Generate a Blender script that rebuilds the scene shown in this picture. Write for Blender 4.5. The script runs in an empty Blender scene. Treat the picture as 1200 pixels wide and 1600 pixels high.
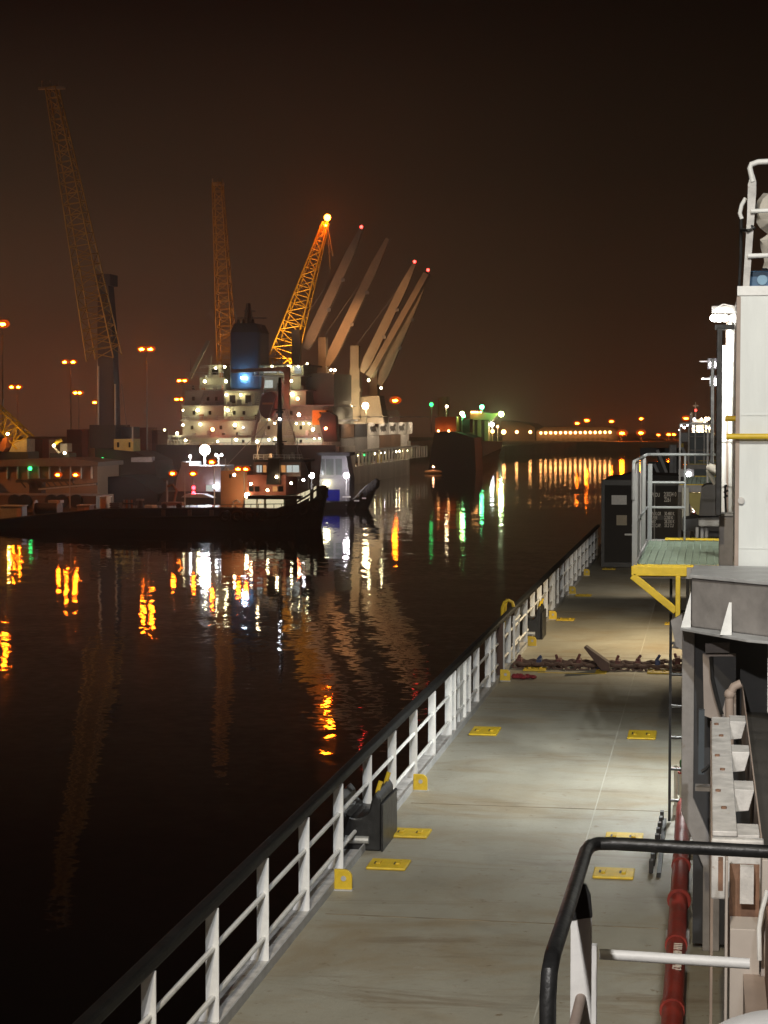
import bpy, bmesh, math, random
from mathutils import Vector, Matrix
random.seed(7)
S = bpy.context.scene
COL = S.collection
R = math.radians

# ------------------------------------------------------------------ camera survey
FPX = 3000.0
TH = math.atan(147 / FPX)
PSI = math.atan((508 / FPX) / (math.cos(TH) + 147 / FPX * math.sin(TH)))
H = 4.5
WATER = -5.5


def ray(px, py):
    u = (px - 600) / FPX
    v = (800 - py) / FPX
    fw = math.cos(TH) + v * math.sin(TH)
    up = -math.sin(TH) + v * math.cos(TH)
    return (u * math.cos(PSI) - fw * math.sin(PSI), u * math.sin(PSI) + fw * math.cos(PSI), up)


def onY(px, py, y):
    r = ray(px, py)
    t = y / r[1]
    return Vector((r[0] * t, y, H + r[2] * t))


def onZ(px, py, z=0.0):
    r = ray(px, py)
    t = (z - H) / r[2]
    return Vector((r[0] * t, r[1] * t, z))


# ------------------------------------------------------------------ materials
MATS = {}


def mat(name, col, rough=0.5, metal=0.0, var=0.18, scale=2.0, rust=0.0, rustcol=(0.16, 0.07, 0.03), bump=0.0,
        streak=None, spec=0.5, rscale=None):
    if name in MATS:
        return MATS[name]
    m = bpy.data.materials.new(name)
    m.use_nodes = True
    nt = m.node_tree
    N, L = nt.nodes, nt.links
    b = N['Principled BSDF']
    b.inputs['Roughness'].default_value = rough
    b.inputs['Metallic'].default_value = metal
    b.inputs['Specular IOR Level'].default_value = spec
    tc = N.new('ShaderNodeTexCoord')
    mp = N.new('ShaderNodeMapping')
    if streak:
        mp.inputs['Scale'].default_value = streak
    L.new(tc.outputs['Object'], mp.inputs['Vector'])
    n = N.new('ShaderNodeTexNoise')
    n.inputs['Scale'].default_value = scale
    n.inputs['Detail'].default_value = 6
    n.inputs['Roughness'].default_value = 0.62
    L.new(mp.outputs['Vector'], n.inputs['Vector'])
    r = N.new('ShaderNodeValToRGB')
    lo = [max(0, c * (1 - var)) for c in col] + [1]
    hi = [min(1, c * (1 + var)) for c in col] + [1]
    r.color_ramp.elements[0].color = lo
    r.color_ramp.elements[1].color = hi
    r.color_ramp.elements[0].position = 0.3
    r.color_ramp.elements[1].position = 0.7
    L.new(n.outputs['Fac'], r.inputs['Fac'])
    out = r.outputs['Color']
    if rust > 0:
        n2 = N.new('ShaderNodeTexNoise')
        n2.inputs['Scale'].default_value = rscale or scale * 3.1
        n2.inputs['Detail'].default_value = 8
        n2.inputs['Roughness'].default_value = 0.7
        L.new(mp.outputs['Vector'], n2.inputs['Vector'])
        r2 = N.new('ShaderNodeValToRGB')
        r2.color_ramp.elements[0].position = 0.72 - 0.3 * rust
        r2.color_ramp.elements[1].position = 0.80 - 0.3 * rust
        L.new(n2.outputs['Fac'], r2.inputs['Fac'])
        mx = N.new('ShaderNodeMix')
        mx.data_type = 'RGBA'
        L.new(r2.outputs['Color'], mx.inputs['Factor'])
        L.new(out, mx.inputs[6])
        mx.inputs[7].default_value = (*rustcol, 1)
        out = mx.outputs[2]
    L.new(out, b.inputs['Base Color'])
    rr = N.new('ShaderNodeMapRange')
    rr.inputs['To Min'].default_value = max(0.05, rough - 0.12)
    rr.inputs['To Max'].default_value = min(1, rough + 0.12)
    L.new(n.outputs['Fac'], rr.inputs['Value'])
    L.new(rr.outputs['Result'], b.inputs['Roughness'])
    if bump:
        bp = N.new('ShaderNodeBump')
        bp.inputs['Strength'].default_value = bump
        bp.inputs['Distance'].default_value = 0.02
        L.new(n.outputs['Fac'], bp.inputs['Height'])
        L.new(bp.outputs['Normal'], b.inputs['Normal'])
    MATS[name] = m
    return m


def glow(name, col, strength):
    if name in MATS:
        return MATS[name]
    m = bpy.data.materials.new(name)
    m.use_nodes = True
    N, L = m.node_tree.nodes, m.node_tree.links
    N.clear()
    o = N.new('ShaderNodeOutputMaterial')
    e = N.new('ShaderNodeEmission')
    e.inputs['Color'].default_value = (*col, 1)
    e.inputs['Strength'].default_value = strength
    L.new(e.outputs[0], o.inputs['Surface'])
    MATS[name] = m
    return m


WHITE = mat('white_paint', (0.76, 0.755, 0.735), 0.48, var=0.10, scale=6, rust=0.12, rscale=8, rustcol=(0.40, 0.30, 0.21), bump=0.3)
WALLW = mat('white_wall_paint', (0.68, 0.70, 0.68), 0.5, var=0.10, scale=2.2, rust=0.20, rscale=3.5, rustcol=(0.56, 0.56, 0.53), streak=(1.6, 1, 0.35), bump=0.35)
OFFW = mat('stained_white_paint', (0.52, 0.50, 0.48), 0.55, var=0.28, scale=7, rust=0.34, rscale=11, rustcol=(0.26, 0.16, 0.09), bump=0.5)
GREYP = mat('grey_paint', (0.25, 0.232, 0.22), 0.55, var=0.22, scale=5, rust=0.24, rscale=9, rustcol=(0.17, 0.11, 0.075), bump=0.4)
LGREY = mat('light_grey_paint', (0.40, 0.40, 0.40), 0.5, var=0.22, scale=5, rust=0.22, rscale=10, rustcol=(0.24, 0.17, 0.11), bump=0.4)
RAILG = mat('worn_grey_rail_paint', (0.155, 0.155, 0.15), 0.5, var=0.15, scale=6, rust=0.15, rscale=12)
BLACK = mat('black_paint', (0.015, 0.015, 0.015), 0.42, var=0.5, scale=9, rust=0.17, rscale=22, rustcol=(0.075, 0.055, 0.045), bump=0.35)
DARK = mat('dark_steel', (0.03, 0.03, 0.032), 0.6, var=0.4, scale=2)
YELLOW = mat('yellow_paint', (0.62, 0.42, 0.02), 0.5, var=0.15, scale=9, rust=0.20, rustcol=(0.20, 0.11, 0.03), rscale=14, bump=0.3)
RED = mat('red_paint', (0.28, 0.035, 0.025), 0.45, var=0.35, scale=6, rust=0.20, bump=0.4, rustcol=(0.1, 0.02, 0.015), rscale=10)
RUSTY = mat('rusty_steel', (0.20, 0.11, 0.07), 0.8, var=0.4, scale=8, rust=0.3, bump=0.4, rscale=15)
TAN = mat('tan_primer_paint', (0.34, 0.265, 0.22), 0.6, var=0.15, scale=4, rust=0.12, rscale=9)
GREEN = mat('green_grating_paint', (0.032, 0.08, 0.042), 0.5, var=0.25, scale=6)
WOOD = mat('weathered_wood', (0.075, 0.042, 0.032), 0.8, var=0.35, scale=3, streak=(12, 12, 2), bump=0.3)
CANVAS = mat('canvas', (0.50, 0.46, 0.40), 0.9, var=0.15, scale=5, bump=0.5)
BLUE = mat('blue_paint', (0.03, 0.10, 0.20), 0.5, var=0.3, scale=3)
FUNNELB = mat('funnel_blue_paint', (0.022, 0.075, 0.15), 0.55, var=0.2, scale=0.3)
HULLB = mat('black_hull_paint', (0.012, 0.013, 0.016), 0.5, var=0.4, scale=0.3, streak=(1, 1, 0.2))
HULLG = mat('grey_hull_paint', (0.42, 0.38, 0.33), 0.6, var=0.3, scale=0.35, streak=(1, 1, 0.08), rust=0.1, rscale=0.8)
BEIGE = mat('beige_house_paint', (0.44, 0.42, 0.34), 0.6, var=0.25, scale=0.4, rust=0.16, rscale=0.9, streak=(1, 1, 0.25))
CRANEY = mat('crane_yellow_paint', (0.42, 0.26, 0.06), 0.6, var=0.2, scale=0.5)
CRANEG = mat('crane_cream_paint', (0.50, 0.42, 0.32), 0.6, var=0.15, scale=0.4)
ORANGE = mat('orange_house_paint', (0.50, 0.15, 0.05), 0.6, var=0.15, scale=0.5)
MAROON = mat('maroon_paint', (0.10, 0.025, 0.025), 0.6, var=0.3, scale=0.6)
CONTR = mat('container_red_paint', (0.20, 0.05, 0.035), 0.6, var=0.25, scale=0.5)
CONTB = mat('container_brown_paint', (0.22, 0.13, 0.08), 0.6, var=0.25, scale=0.5)
CONTW = mat('container_white_paint', (0.66, 0.62, 0.56), 0.6, var=0.1, scale=0.5)
CONTG = mat('container_grey_paint', (0.30, 0.28, 0.26), 0.6, var=0.2, scale=0.5)
CONTD = mat('container_dark_paint', (0.05, 0.05, 0.055), 0.6, var=0.3, scale=0.5)
CONCR = mat('quay_concrete', (0.22, 0.19, 0.16), 0.85, var=0.3, scale=0.2)
SHEDW = mat('shed_cladding', (0.22, 0.17, 0.13), 0.8, var=0.2, scale=0.2)
RUBBER = mat('black_rubber', (0.012, 0.012, 0.012), 0.8, var=0.3, scale=5)
GLASS = mat('dark_glass', (0.01, 0.012, 0.014), 0.1, var=0.2, scale=1)
PALE = mat('pale_green_house_paint', (0.34, 0.34, 0.18), 0.7, var=0.15, scale=0.3)
ZINC = mat('galvanised_steel', (0.42, 0.42, 0.40), 0.45, metal=0.4, var=0.15, scale=8)
PLACARD = mat('placard_white', (0.55, 0.54, 0.52), 0.5, var=0.1, scale=20)
INK = mat('faded_white_lettering', (0.85, 0.80, 0.72), 0.6, var=0.15, scale=20)
REDC = mat('red_cloth', (0.22, 0.02, 0.03), 0.9, var=0.3, scale=10)

SOD = glow('sodium_lamp_glow', (1.0, 0.14, 0.004), 420)
SODS = glow('small_sodium_glow', (1.0, 0.13, 0.004), 330)
SODF = glow('far_sodium_glow', (1.0, 0.14, 0.004), 280)
HALO = glow('painted_halo_glow', (1.0, 0.11, 0.008), 0.62)  # emissive orange that paints a halo around the lamp cores
SHEDL = glow('shed_lamp_glow', (1.0, 0.42, 0.12), 22)
WARM = glow('warm_deck_lamp_glow', (1.0, 0.90, 0.50), 46)
WARMW = glow('warm_white_lamp_glow', (1.0, 0.74, 0.42), 60)
COOL = glow('cool_flood_glow', (0.86, 0.92, 1.0), 450)
COOLS = glow('cool_lamp_glow', (0.92, 0.93, 1.0), 45)
REDL = glow('red_lamp_glow', (1.0, 0.04, 0.03), 14)
PINKL = glow('pink_red_lamp_glow', (1.0, 0.13, 0.05), 130)
GRNL = glow('green_lamp_glow', (0.04, 1.0, 0.20), 5)
GRNW = glow('green_white_lamp_glow', (0.60, 1.0, 0.25), 55)
GRNF = glow('green_flood_glow', (0.10, 1.0, 0.36), 50)
WIN = glow('lit_window_glow', (1.0, 0.88, 0.56), 0.75)
WINW = glow('pale_lit_window_glow', (0.85, 0.92, 0.85), 0.6)
WINO = glow('orange_lit_window_glow', (1.0, 0.45, 0.15), 0.6)
BLUEL = glow('blue_lamp_glow', (0.08, 0.12, 1.0), 8)
FLOOD = glow('floodlight_glow', (1.0, 0.95, 0.86), 38)

# ------------------------------------------------------------------ mesh builder
WM = {}


class MB:
    def __init__(s):
        s.v = []
        s.f = []

    def add(s, vs, fs):
        b = len(s.v)
        s.v += [Vector(p) for p in vs]
        s.f += [tuple(b + i for i in q) for q in fs]
        return s

    def box(s, x0, y0, z0, x1, y1, z1):
        return s.add([(x0, y0, z0), (x1, y0, z0), (x1, y1, z0), (x0, y1, z0), (x0, y0, z1), (x1, y0, z1), (x1, y1, z1), (x0, y1, z1)],
                     [(0, 3, 2, 1), (4, 5, 6, 7), (0, 1, 5, 4), (1, 2, 6, 5), (2, 3, 7, 6), (3, 0, 4, 7)])

    def pbox(s, px0, py0, px1, py1, Y, depth):
        a = onY(px0, py0, Y)
        b = onY(px1, py1, Y)
        return s.box(min(a.x, b.x), Y, min(a.z, b.z), max(a.x, b.x), Y + depth, max(a.z, b.z))

    def bar(s, p0, p1, w, h, up=(0, 0, 1)):
        p0, p1 = Vector(p0), Vector(p1)
        d = (p1 - p0).normalized()
        u = Vector(up)
        if abs(d.dot(u)) > 0.99:
            u = Vector((0, 1, 0))
        x = d.cross(u).normalized()
        u = x.cross(d)
        vs = []
        for p in (p0, p1):
            for a, b in ((-1, -1), (1, -1), (1, 1), (-1, 1)):
                vs.append(p + x * (a * w / 2) + u * (b * h / 2))
        return s.add(vs, [(0, 1, 2, 3), (7, 6, 5, 4), (0, 4, 5, 1), (1, 5, 6, 2), (2, 6, 7, 3), (3, 7, 4, 0)])

    def tube(s, p0, p1, r, n=10, r2=None):
        return s.path([p0, p1], r, n, r2)

    def path(s, pts, r, n=10, r2=None):
        pts = [Vector(p) for p in pts]
        k = len(pts)
        vs = []
        x = None
        for i, p in enumerate(pts):
            a = pts[max(0, i - 1)]
            c = pts[min(k - 1, i + 1)]
            d = (c - a).normalized()
            if x is None:
                u = Vector((0, 0, 1)) if abs(d.z) < 0.9 else Vector((1, 0, 0))
                x = d.cross(u).normalized()
            else:
                x = (x - d * x.dot(d)).normalized()
            y = d.cross(x)
            rr = r if r2 is None else r + (r2 - r) * i / (k - 1)
            for j in range(n):
                t = 2 * math.pi * j / n
                vs.append(p + x * (rr * math.cos(t)) + y * (rr * math.sin(t)))
        fs = []
        for i in range(k - 1):
            for j in range(n):
                j2 = (j + 1) % n
                fs.append((i * n + j, i * n + j2, (i + 1) * n + j2, (i + 1) * n + j))
        fs.append(tuple(range(n)))
        fs.append(tuple((k - 1) * n + j for j in range(n)))
        return s.add(vs, fs)

    def prism(s, poly, axis, a, b):
        n = len(poly)
        vs = []
        for t in (a, b):
            for p in poly:
                if axis == 'y':
                    vs.append((p[0], t, p[1]))
                elif axis == 'x':
                    vs.append((t, p[0], p[1]))
                else:
                    vs.append((p[0], p[1], t))
        fs = [tuple(range(n)), tuple(range(2 * n - 1, n - 1, -1))]
        for i in range(n):
            j = (i + 1) % n
            fs.append((i, j, n + j, n + i))
        return s.add(vs, fs)

    def pprism(s, pts, Y, depth):
        return s.prism([(onY(a, b, Y).x, onY(a, b, Y).z) for a, b in pts], 'y', Y, Y + depth)

    def sphere(s, c, r, seg=8, rings=6, sc=(1, 1, 1)):
        c = Vector(c)
        vs = [c + Vector((0, 0, r * sc[2]))]
        for i in range(1, rings):
            a = math.pi * i / rings
            for j in range(seg):
                t = 2 * math.pi * j / seg
                vs.append(c + Vector((r * math.sin(a) * math.cos(t) * sc[0], r * math.sin(a) * math.sin(t) * sc[1], r * math.cos(a) * sc[2])))
        vs.append(c - Vector((0, 0, r * sc[2])))
        fs = []
        for j in range(seg):
            fs.append((0, 1 + j, 1 + (j + 1) % seg))
        for i in range(rings - 2):
            for j in range(seg):
                a = 1 + i * seg + j
                b = 1 + i * seg + (j + 1) % seg
                fs.append((a, a + seg, b + seg, b))
        e = len(vs) - 1
        for j in range(seg):
            fs.append((e, 1 + (rings - 2) * seg + (j + 1) % seg, 1 + (rings - 2) * seg + j))
        return s.add(vs, fs)

    def lattice(s, p0, p1, w0, w1, bays, r, side=(1, 0, 0)):
        """four-chord lattice boom with diagonal lacing"""
        p0, p1 = Vector(p0), Vector(p1)
        d = (p1 - p0).normalized()
        x = Vector(side)
        x = (x - d * x.dot(d)).normalized()
        y = d.cross(x)
        q = []
        for i in range(bays + 1):
            t = i / bays
            w = w0 + (w1 - w0) * t
            c = p0 + (p1 - p0) * t
            q.append([c + x * (a * w / 2) + y * (b * w / 2) for a, b in ((-1, -1), (1, -1), (1, 1), (-1, 1))])
        for j in range(4):
            s.tube(q[0][j], q[-1][j], r, 6)
        for i in range(bays):
            for j in range(4):
                k = (j + 1) % 4
                if i % 2:
                    s.tube(q[i][j], q[i + 1][k], r * 0.6, 4)
                else:
                    s.tube(q[i][k], q[i + 1][j], r * 0.6, 4)
                s.tube(q[i + 1][j], q[i + 1][k], r * 0.5, 4)
        return s

    def build(s, name, m, parent=None, smooth=False, bevel=0.0):
        o = WM.get(parent.name, Matrix()) if parent else Matrix()
        inv = o.inverted()
        me = bpy.data.meshes.new(name)
        me.from_pydata([inv @ p for p in s.v], [], s.f)
        bm = bmesh.new()
        bm.from_mesh(me)
        bmesh.ops.recalc_face_normals(bm, faces=bm.faces)
        bm.to_mesh(me)
        bm.free()
        me.materials.append(m)
        if smooth:
            me.shade_smooth()
            me.set_sharp_from_angle(angle=R(38))
        ob = bpy.data.objects.new(name, me)
        COL.objects.link(ob)
        if parent:
            ob.parent = parent
            WM[ob.name] = o.copy()
        if bevel:
            bv = ob.modifiers.new('bevel', 'BEVEL')
            bv.width = bevel
            bv.segments = 2
            bv.limit_method = 'ANGLE'
        return ob


def tag(o, label=None, cat=None, group=None, kind=None):
    if label:
        o['label'] = label
    if cat:
        o['category'] = cat
    if group:
        o['group'] = group
    if kind:
        o['kind'] = kind
    return o


def thing(name, label, cat, loc=(0, 0, 0), group=None):
    o = bpy.data.objects.new(name, None)
    o.empty_display_size = 0.2
    COL.objects.link(o)
    o.location = loc
    WM[o.name] = Matrix.Translation(Vector(loc))
    return tag(o, label, cat, group)


def copy_thing(src, loc, label):
    c = src.copy()
    COL.objects.link(c)
    c.location = loc
    c['label'] = label
    for ch in src.children:
        k = ch.copy()
        COL.objects.link(k)
        k.parent = c
        for g in ch.children:
            d = g.copy()
            COL.objects.link(d)
            d.parent = k
    return c


def lettering(name, text, size, loc, rot, m, parent, ext=0.002, align='LEFT', sx=1.0):
    cu = bpy.data.curves.new(name, 'FONT')
    cu.body = text
    cu.size = size
    cu.extrude = ext
    cu.align_x = align
    t = bpy.data.objects.new(name + '_src', cu)
    COL.objects.link(t)
    bpy.context.view_layer.update()
    me = bpy.data.meshes.new_from_object(t.evaluated_get(bpy.context.evaluated_depsgraph_get()))
    bpy.data.objects.remove(t)
    me.materials.clear()
    me.materials.append(m)
    ob = bpy.data.objects.new(name, me)
    COL.objects.link(ob)
    M = Matrix.Translation(Vector(loc)) @ rot.to_4x4() @ Matrix.Diagonal((sx, 1, 1, 1))
    if parent:
        ob.parent = parent
        M = WM.get(parent.name, Matrix()).inverted() @ M
    ob.matrix_local = M
    return ob


FACE_US = Matrix.Rotation(R(90), 3, 'X')

# ------------------------------------------------------------------ water, own deck
w = MB().add([(-690, -50, WATER), (690, -50, WATER), (690, 1280, WATER), (-690, 1280, WATER)], [(0, 1, 2, 3)])
m = bpy.data.materials.new('dark_harbour_water')
m.use_nodes = True
N, L = m.node_tree.nodes, m.node_tree.links
b = N['Principled BSDF']
b.inputs['Base Color'].default_value = (0.0003, 0.0002, 0.0002, 1)
b.inputs['Roughness'].default_value = 0.035
b.inputs['IOR'].default_value = 1.33
tc = N.new('ShaderNodeTexCoord')


def nz(scale, detail, stretch=(1, 1, 1), rot=0.0):
    mp = N.new('ShaderNodeMapping')
    mp.inputs['Scale'].default_value = stretch
    mp.inputs['Rotation'].default_value = (0, 0, rot)
    L.new(tc.outputs['Object'], mp.inputs['Vector'])
    t = N.new('ShaderNodeTexNoise')
    t.inputs['Scale'].default_value = scale
    t.inputs['Detail'].default_value = detail
    L.new(mp.outputs['Vector'], t.inputs['Vector'])
    sb = N.new('ShaderNodeVectorMath')
    sb.operation = 'SUBTRACT'
    sb.inputs[1].default_value = (0.5, 0.5, 0.5)
    L.new(t.outputs['Color'], sb.inputs[0])
    return sb.outputs[0]


def vm(op, a, bval):
    t = N.new('ShaderNodeVectorMath')
    t.operation = op
    L.new(a, t.inputs[0])
    if isinstance(bval, tuple):
        t.inputs[1].default_value = bval
    else:
        L.new(bval, t.inputs[1])
    return t.outputs[0]


RIP = 0.050
fine = vm('MULTIPLY', nz(2.2, 2.0), (RIP, RIP, 0))
swell = vm('MULTIPLY', nz(0.22, 1.0, (1, 1.6, 1), 0.3), (RIP * 0.5, RIP * 0.5, 0))
# calmer and livelier patches of water
pt = N.new('ShaderNodeTexNoise')
pt.inputs['Scale'].default_value = 0.03
L.new(tc.outputs['Object'], pt.inputs['Vector'])
pr = N.new('ShaderNodeMapRange')
pr.inputs['From Min'].default_value = 0.35
pr.inputs['From Max'].default_value = 0.65
pr.inputs['To Min'].default_value = 0.5
pr.inputs['To Max'].default_value = 1.2
L.new(pt.outputs['Fac'], pr.inputs['Value'])
sc = N.new('ShaderNodeVectorMath')
sc.operation = 'SCALE'
L.new(vm('ADD', fine, swell), sc.inputs[0])
L.new(pr.outputs['Result'], sc.inputs['Scale'])
nn = vm('ADD', sc.outputs[0], (0, 0, 1))
nn = vm('NORMALIZE', nn, (0, 0, 0))
L.new(nn, b.inputs['Normal'])
tag(w.build('water', m), kind='structure')

# deck: grey painted steel with rust-brown run marks across it
dm = bpy.data.materials.new('worn_deck_paint')
dm.use_nodes = True
N, L = dm.node_tree.nodes, dm.node_tree.links
b = N['Principled BSDF']
tc = N.new('ShaderNodeTexCoord')


def dn(scale, detail=5, stretch=(1, 1, 1), rough=0.6, dist=0.0):
    mp = N.new('ShaderNodeMapping')
    mp.inputs['Scale'].default_value = stretch
    L.new(tc.outputs['Object'], mp.inputs['Vector'])
    t = N.new('ShaderNodeTexNoise')
    t.inputs['Scale'].default_value = scale
    t.inputs['Detail'].default_value = detail
    t.inputs['Roughness'].default_value = rough
    t.inputs['Distortion'].default_value = dist
    L.new(mp.outputs['Vector'], t.inputs['Vector'])
    return t.outputs['Fac']


def ramp(src, p0, p1, c0=(0, 0, 0, 1), c1=(1, 1, 1, 1)):
    r = N.new('ShaderNodeValToRGB')
    r.color_ramp.elements[0].position = p0
    r.color_ramp.elements[1].position = p1
    r.color_ramp.elements[0].color = c0
    r.color_ramp.elements[1].color = c1
    L.new(src, r.inputs['Fac'])
    return r.outputs['Color']


def mixc(f, a, c):
    x = N.new('ShaderNodeMix')
    x.data_type = 'RGBA'
    L.new(f, x.inputs['Factor'])
    L.new(a, x.inputs[6])
    if isinstance(c, tuple):
        x.inputs[7].default_value = c
    else:
        L.new(c, x.inputs[7])
    return x.outputs[2]


base = ramp(dn(0.9, 8, (1, 0.5, 1)), 0.3, 0.7, (0.265, 0.247, 0.195, 1), (0.355, 0.338, 0.278, 1))
half = N.new('ShaderNodeMath')
half.operation = 'MULTIPLY'
half.inputs[1].default_value = 0.55
L.new(ramp(dn(0.55, 9, (0.8, 1.1, 1), 0.68, 0.9), 0.48, 0.66), half.inputs[0])
base = mixc(half.outputs[0], base, (0.235, 0.165, 0.080, 1))
h2 = N.new('ShaderNodeMath')
h2.operation = 'MULTIPLY'
h2.inputs[1].default_value = 0.5
L.new(ramp(dn(0.9, 10, (0.35, 2.4, 1), 0.72, 0.8), 0.55, 0.66), h2.inputs[0])
base = mixc(h2.outputs[0], base, (0.15, 0.10, 0.055, 1))
h3 = N.new('ShaderNodeMath')
h3.operation = 'MULTIPLY'
h3.inputs[1].default_value = 0.25
L.new(ramp(dn(0.9, 9, (1.2, 0.7, 1), 0.66, 1.2), 0.54, 0.70), h3.inputs[0])
base = mixc(h3.outputs[0], base, (0.13, 0.125, 0.105, 1))
base = mixc(ramp(dn(7, 9, (1, 1, 1), 0.75), 0.60, 0.66), base, (0.17, 0.125, 0.075, 1))
base = mixc(ramp(dn(45, 3), 0.72, 0.80), base, (0.08, 0.06, 0.04, 1))
base = mixc(ramp(dn(6, 8, (0.6, 1.6, 1), 0.75), 0.64, 0.70), base, (0.42, 0.41, 0.37, 1))
L.new(base, b.inputs['Base Color'])
rr = N.new('ShaderNodeMapRange')
rr.inputs['To Min'].default_value = 0.38
rr.inputs['To Max'].default_value = 0.72
L.new(dn(1.1, 6), rr.inputs['Value'])
L.new(rr.outputs['Result'], b.inputs['Roughness'])
bp = N.new('ShaderNodeBump')
bp.inputs['Strength'].default_value = 0.5
bp.inputs['Distance'].default_value = 0.02
L.new(dn(5.0, 10, (1, 1, 1), 0.75), bp.inputs['Height'])
L.new(bp.outputs['Normal'], b.inputs['Normal'])
d = MB()
d.box(-3.80, -14, -2.6, 10, 92, 0.0)
d.box(-3.79, -14, WATER - 1, 10, 91, -2.6)
deck = tag(d.build('deck', dm), kind='structure')
# welded seam running down the deck, and cross welds
ds = MB()
ds.box(-1.262, 9, 0.0005, -1.25, 60, 0.006)
for y in (16.9, 22.0, 29.4, 36.1, 44.6, 52.0):
    jt_ = MB().box(-3.4, y, 0.0005, -0.4, y + 0.02, 0.003)
    jt_.build('plate_joint', mat('rusty_joint', (0.22, 0.17, 0.11), 0.7, var=0.5, scale=3, rust=0.4, rustcol=(0.30, 0.28, 0.23), rscale=4), deck)
ds.build('weld_seam', mat('weld_bead', (0.40, 0.385, 0.33), 0.6), deck)

# ------------------------------------------------------------------ railing of our ship
rl = thing('deck_railing', 'white deck railing with black top rail along the ship side', 'railing', (-3.6, 12, 0))
MB().box(-3.655, 6, 0.87, -3.555, 64, 0.965).build('top_rail', mat('black_rail_paint', (0.008, 0.008, 0.008), 0.6, var=0.5, scale=6, rust=0.14, rscale=14, rustcol=(0.05, 0.04, 0.035), bump=0.3, spec=0.25), rl, bevel=0.025)
MB().tube((-3.60, 6, 0.565), (-3.60, 64, 0.565), 0.021, 8).build('middle_rail', WHITE, rl, smooth=True)
MB().tube((-3.60, 6, 0.20), (-3.60, 64, 0.20), 0.021, 8).build('lower_rail', WHITE, rl, smooth=True)
MB().box(-3.505, 6, 0, -3.49, 64, 0.085).build('kerb_plate', LGREY, rl)
MB().box(-3.78, 6, 0.0, -3.505, 64, 0.012).build('waterway_plate', OFFW, rl)
pb = MB().box(-3.655, 13.664, 0.012, -3.555, 13.678, 0.87)
pb.prism([(-3.655, 0.0125), (-3.715, 0.0125), (-3.655, 0.16)], 'y', 13.667, 13.675)
post = pb.build('post', WHITE, rl)
ys = [12.03 - 1.64 * 3 + 1.64 * i for i in range(35)] + [27.25, 29.0, 32.4, 33.9, 45.3, 46.4]
for y in ys:
    if y > 63:
        continue
    c = post.copy()
    COL.objects.link(c)
    c.parent = rl
    c.location.y = y - 13.67
    if y in (27.25, 29.0, 45.3, 46.4):
        c.scale.x = 1.0
bpy.data.objects.remove(post)
MB().box(-3.64, 28.0, 0.012, -3.60, 28.55, 0.87).build('gate_panel', WHITE, rl)
MB().box(-3.64, 45.5, 0.012, -3.60, 46.3, 0.87).build('gate_panel', WHITE, rl)
MB().bar((-3.56, 33.2, 0.02), (-3.56, 33.2, 0.92), 0.10, 0.045).build('timber_batten', WOOD, rl)
for zz in (0.35, 0.75):
    MB().tube((-3.52, 35.0, zz), (-3.52, 36.3, zz), 0.02, 6).build('gate_bar', WHITE, rl)
MB().path([(-3.5, 35.0, 0.02), (-3.5, 35.0, 0.80), (-3.5, 35.04, 0.86)], 0.025, 8).build('gate_post', WHITE, rl)

# yellow pad eyes
G_EYE = 'yellow pad eyes along the railing kerb'
eye0 = None
eyes = [(17.81, 'yellow pad eye nearest the camera, just before the black fairlead'),
        (22.77, 'yellow pad eye just past the nearer black fairlead'),
        (32.58, 'yellow pad eye by the railing just before the chain'),
        (37.63, 'yellow pad eye beside the far black fairlead'),
        (42.75, 'yellow pad eye next to the lashing plate beyond the far fairlead'),
        (49.0, 'small yellow pad eye on the dim deck beyond the lashing plate'),
        (54.8, 'yellow pad eye nearest the black container')]
for y, lab in eyes:
    if eye0 is None:
        eye0 = thing('pad_eye', lab, 'pad eye', (-3.42, y, 0), G_EYE)
        poly = [(-0.07, 0.005), (0.10, 0.005), (0.10, 0.13)]
        for k in range(7):
            a = R(15 * k)
            poly.append((0.02 + 0.08 * math.cos(a), 0.13 + 0.07 * math.sin(a)))
        poly.append((-0.07, 0.20))
        e = MB().prism([(p[0] - 3.42, p[1]) for p in poly], 'y', y - 0.02, y + 0.02)
        e.build('plate', YELLOW, eye0, bevel=0.004)
        MB().tube((-3.40, y - 0.024, 0.115), (-3.40, y - 0.021, 0.115), 0.026, 12).build('hole', LGREY, eye0)
        MB().box(-3.50, y - 0.05, 0.001, -3.31, y + 0.05, 0.012).build('foot', LGREY, eye0)
    else:
        copy_thing(eye0, (-3.42, y, 0), lab)

# yellow lashing sockets
G_PL = 'yellow lashing plates on the deck'
p0 = None
plates = [(-3.14, 18.85, 'nearest yellow lashing plate on the railing side of the deck'),
          (-3.14, 20.33, 'yellow lashing plate beside the nearer black fairlead'),
          (-0.89, 18.85, 'yellow lashing plate framed by the black handrail at the red pipe side'),
          (-0.86, 20.50, 'yellow lashing plate half hidden behind the black handrail'),
          (-3.13, 27.2, 'yellow lashing plate alone on the railing side of the pale grey deck'),
          (-0.90, 27.25, 'yellow lashing plate alone beside the black ladder'),
          (-3.03, 34.1, 'yellow lashing plate under the railing end of the chain'),
          (-0.84, 34.1, 'yellow lashing plate under the ladder end of the chain'),
          (-3.12, 42.7, 'yellow lashing plate next to a pad eye beyond the far fairlead'),
          (-0.72, 42.2, 'yellow lashing plate right beside the ladder under the yellow bracket'),
          (-3.1, 48.6, 'faded yellow lashing plate on the dim stretch of deck'),
          (-2.9, 57.3, 'yellow lashing plate at the foot of the black container')]
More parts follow.
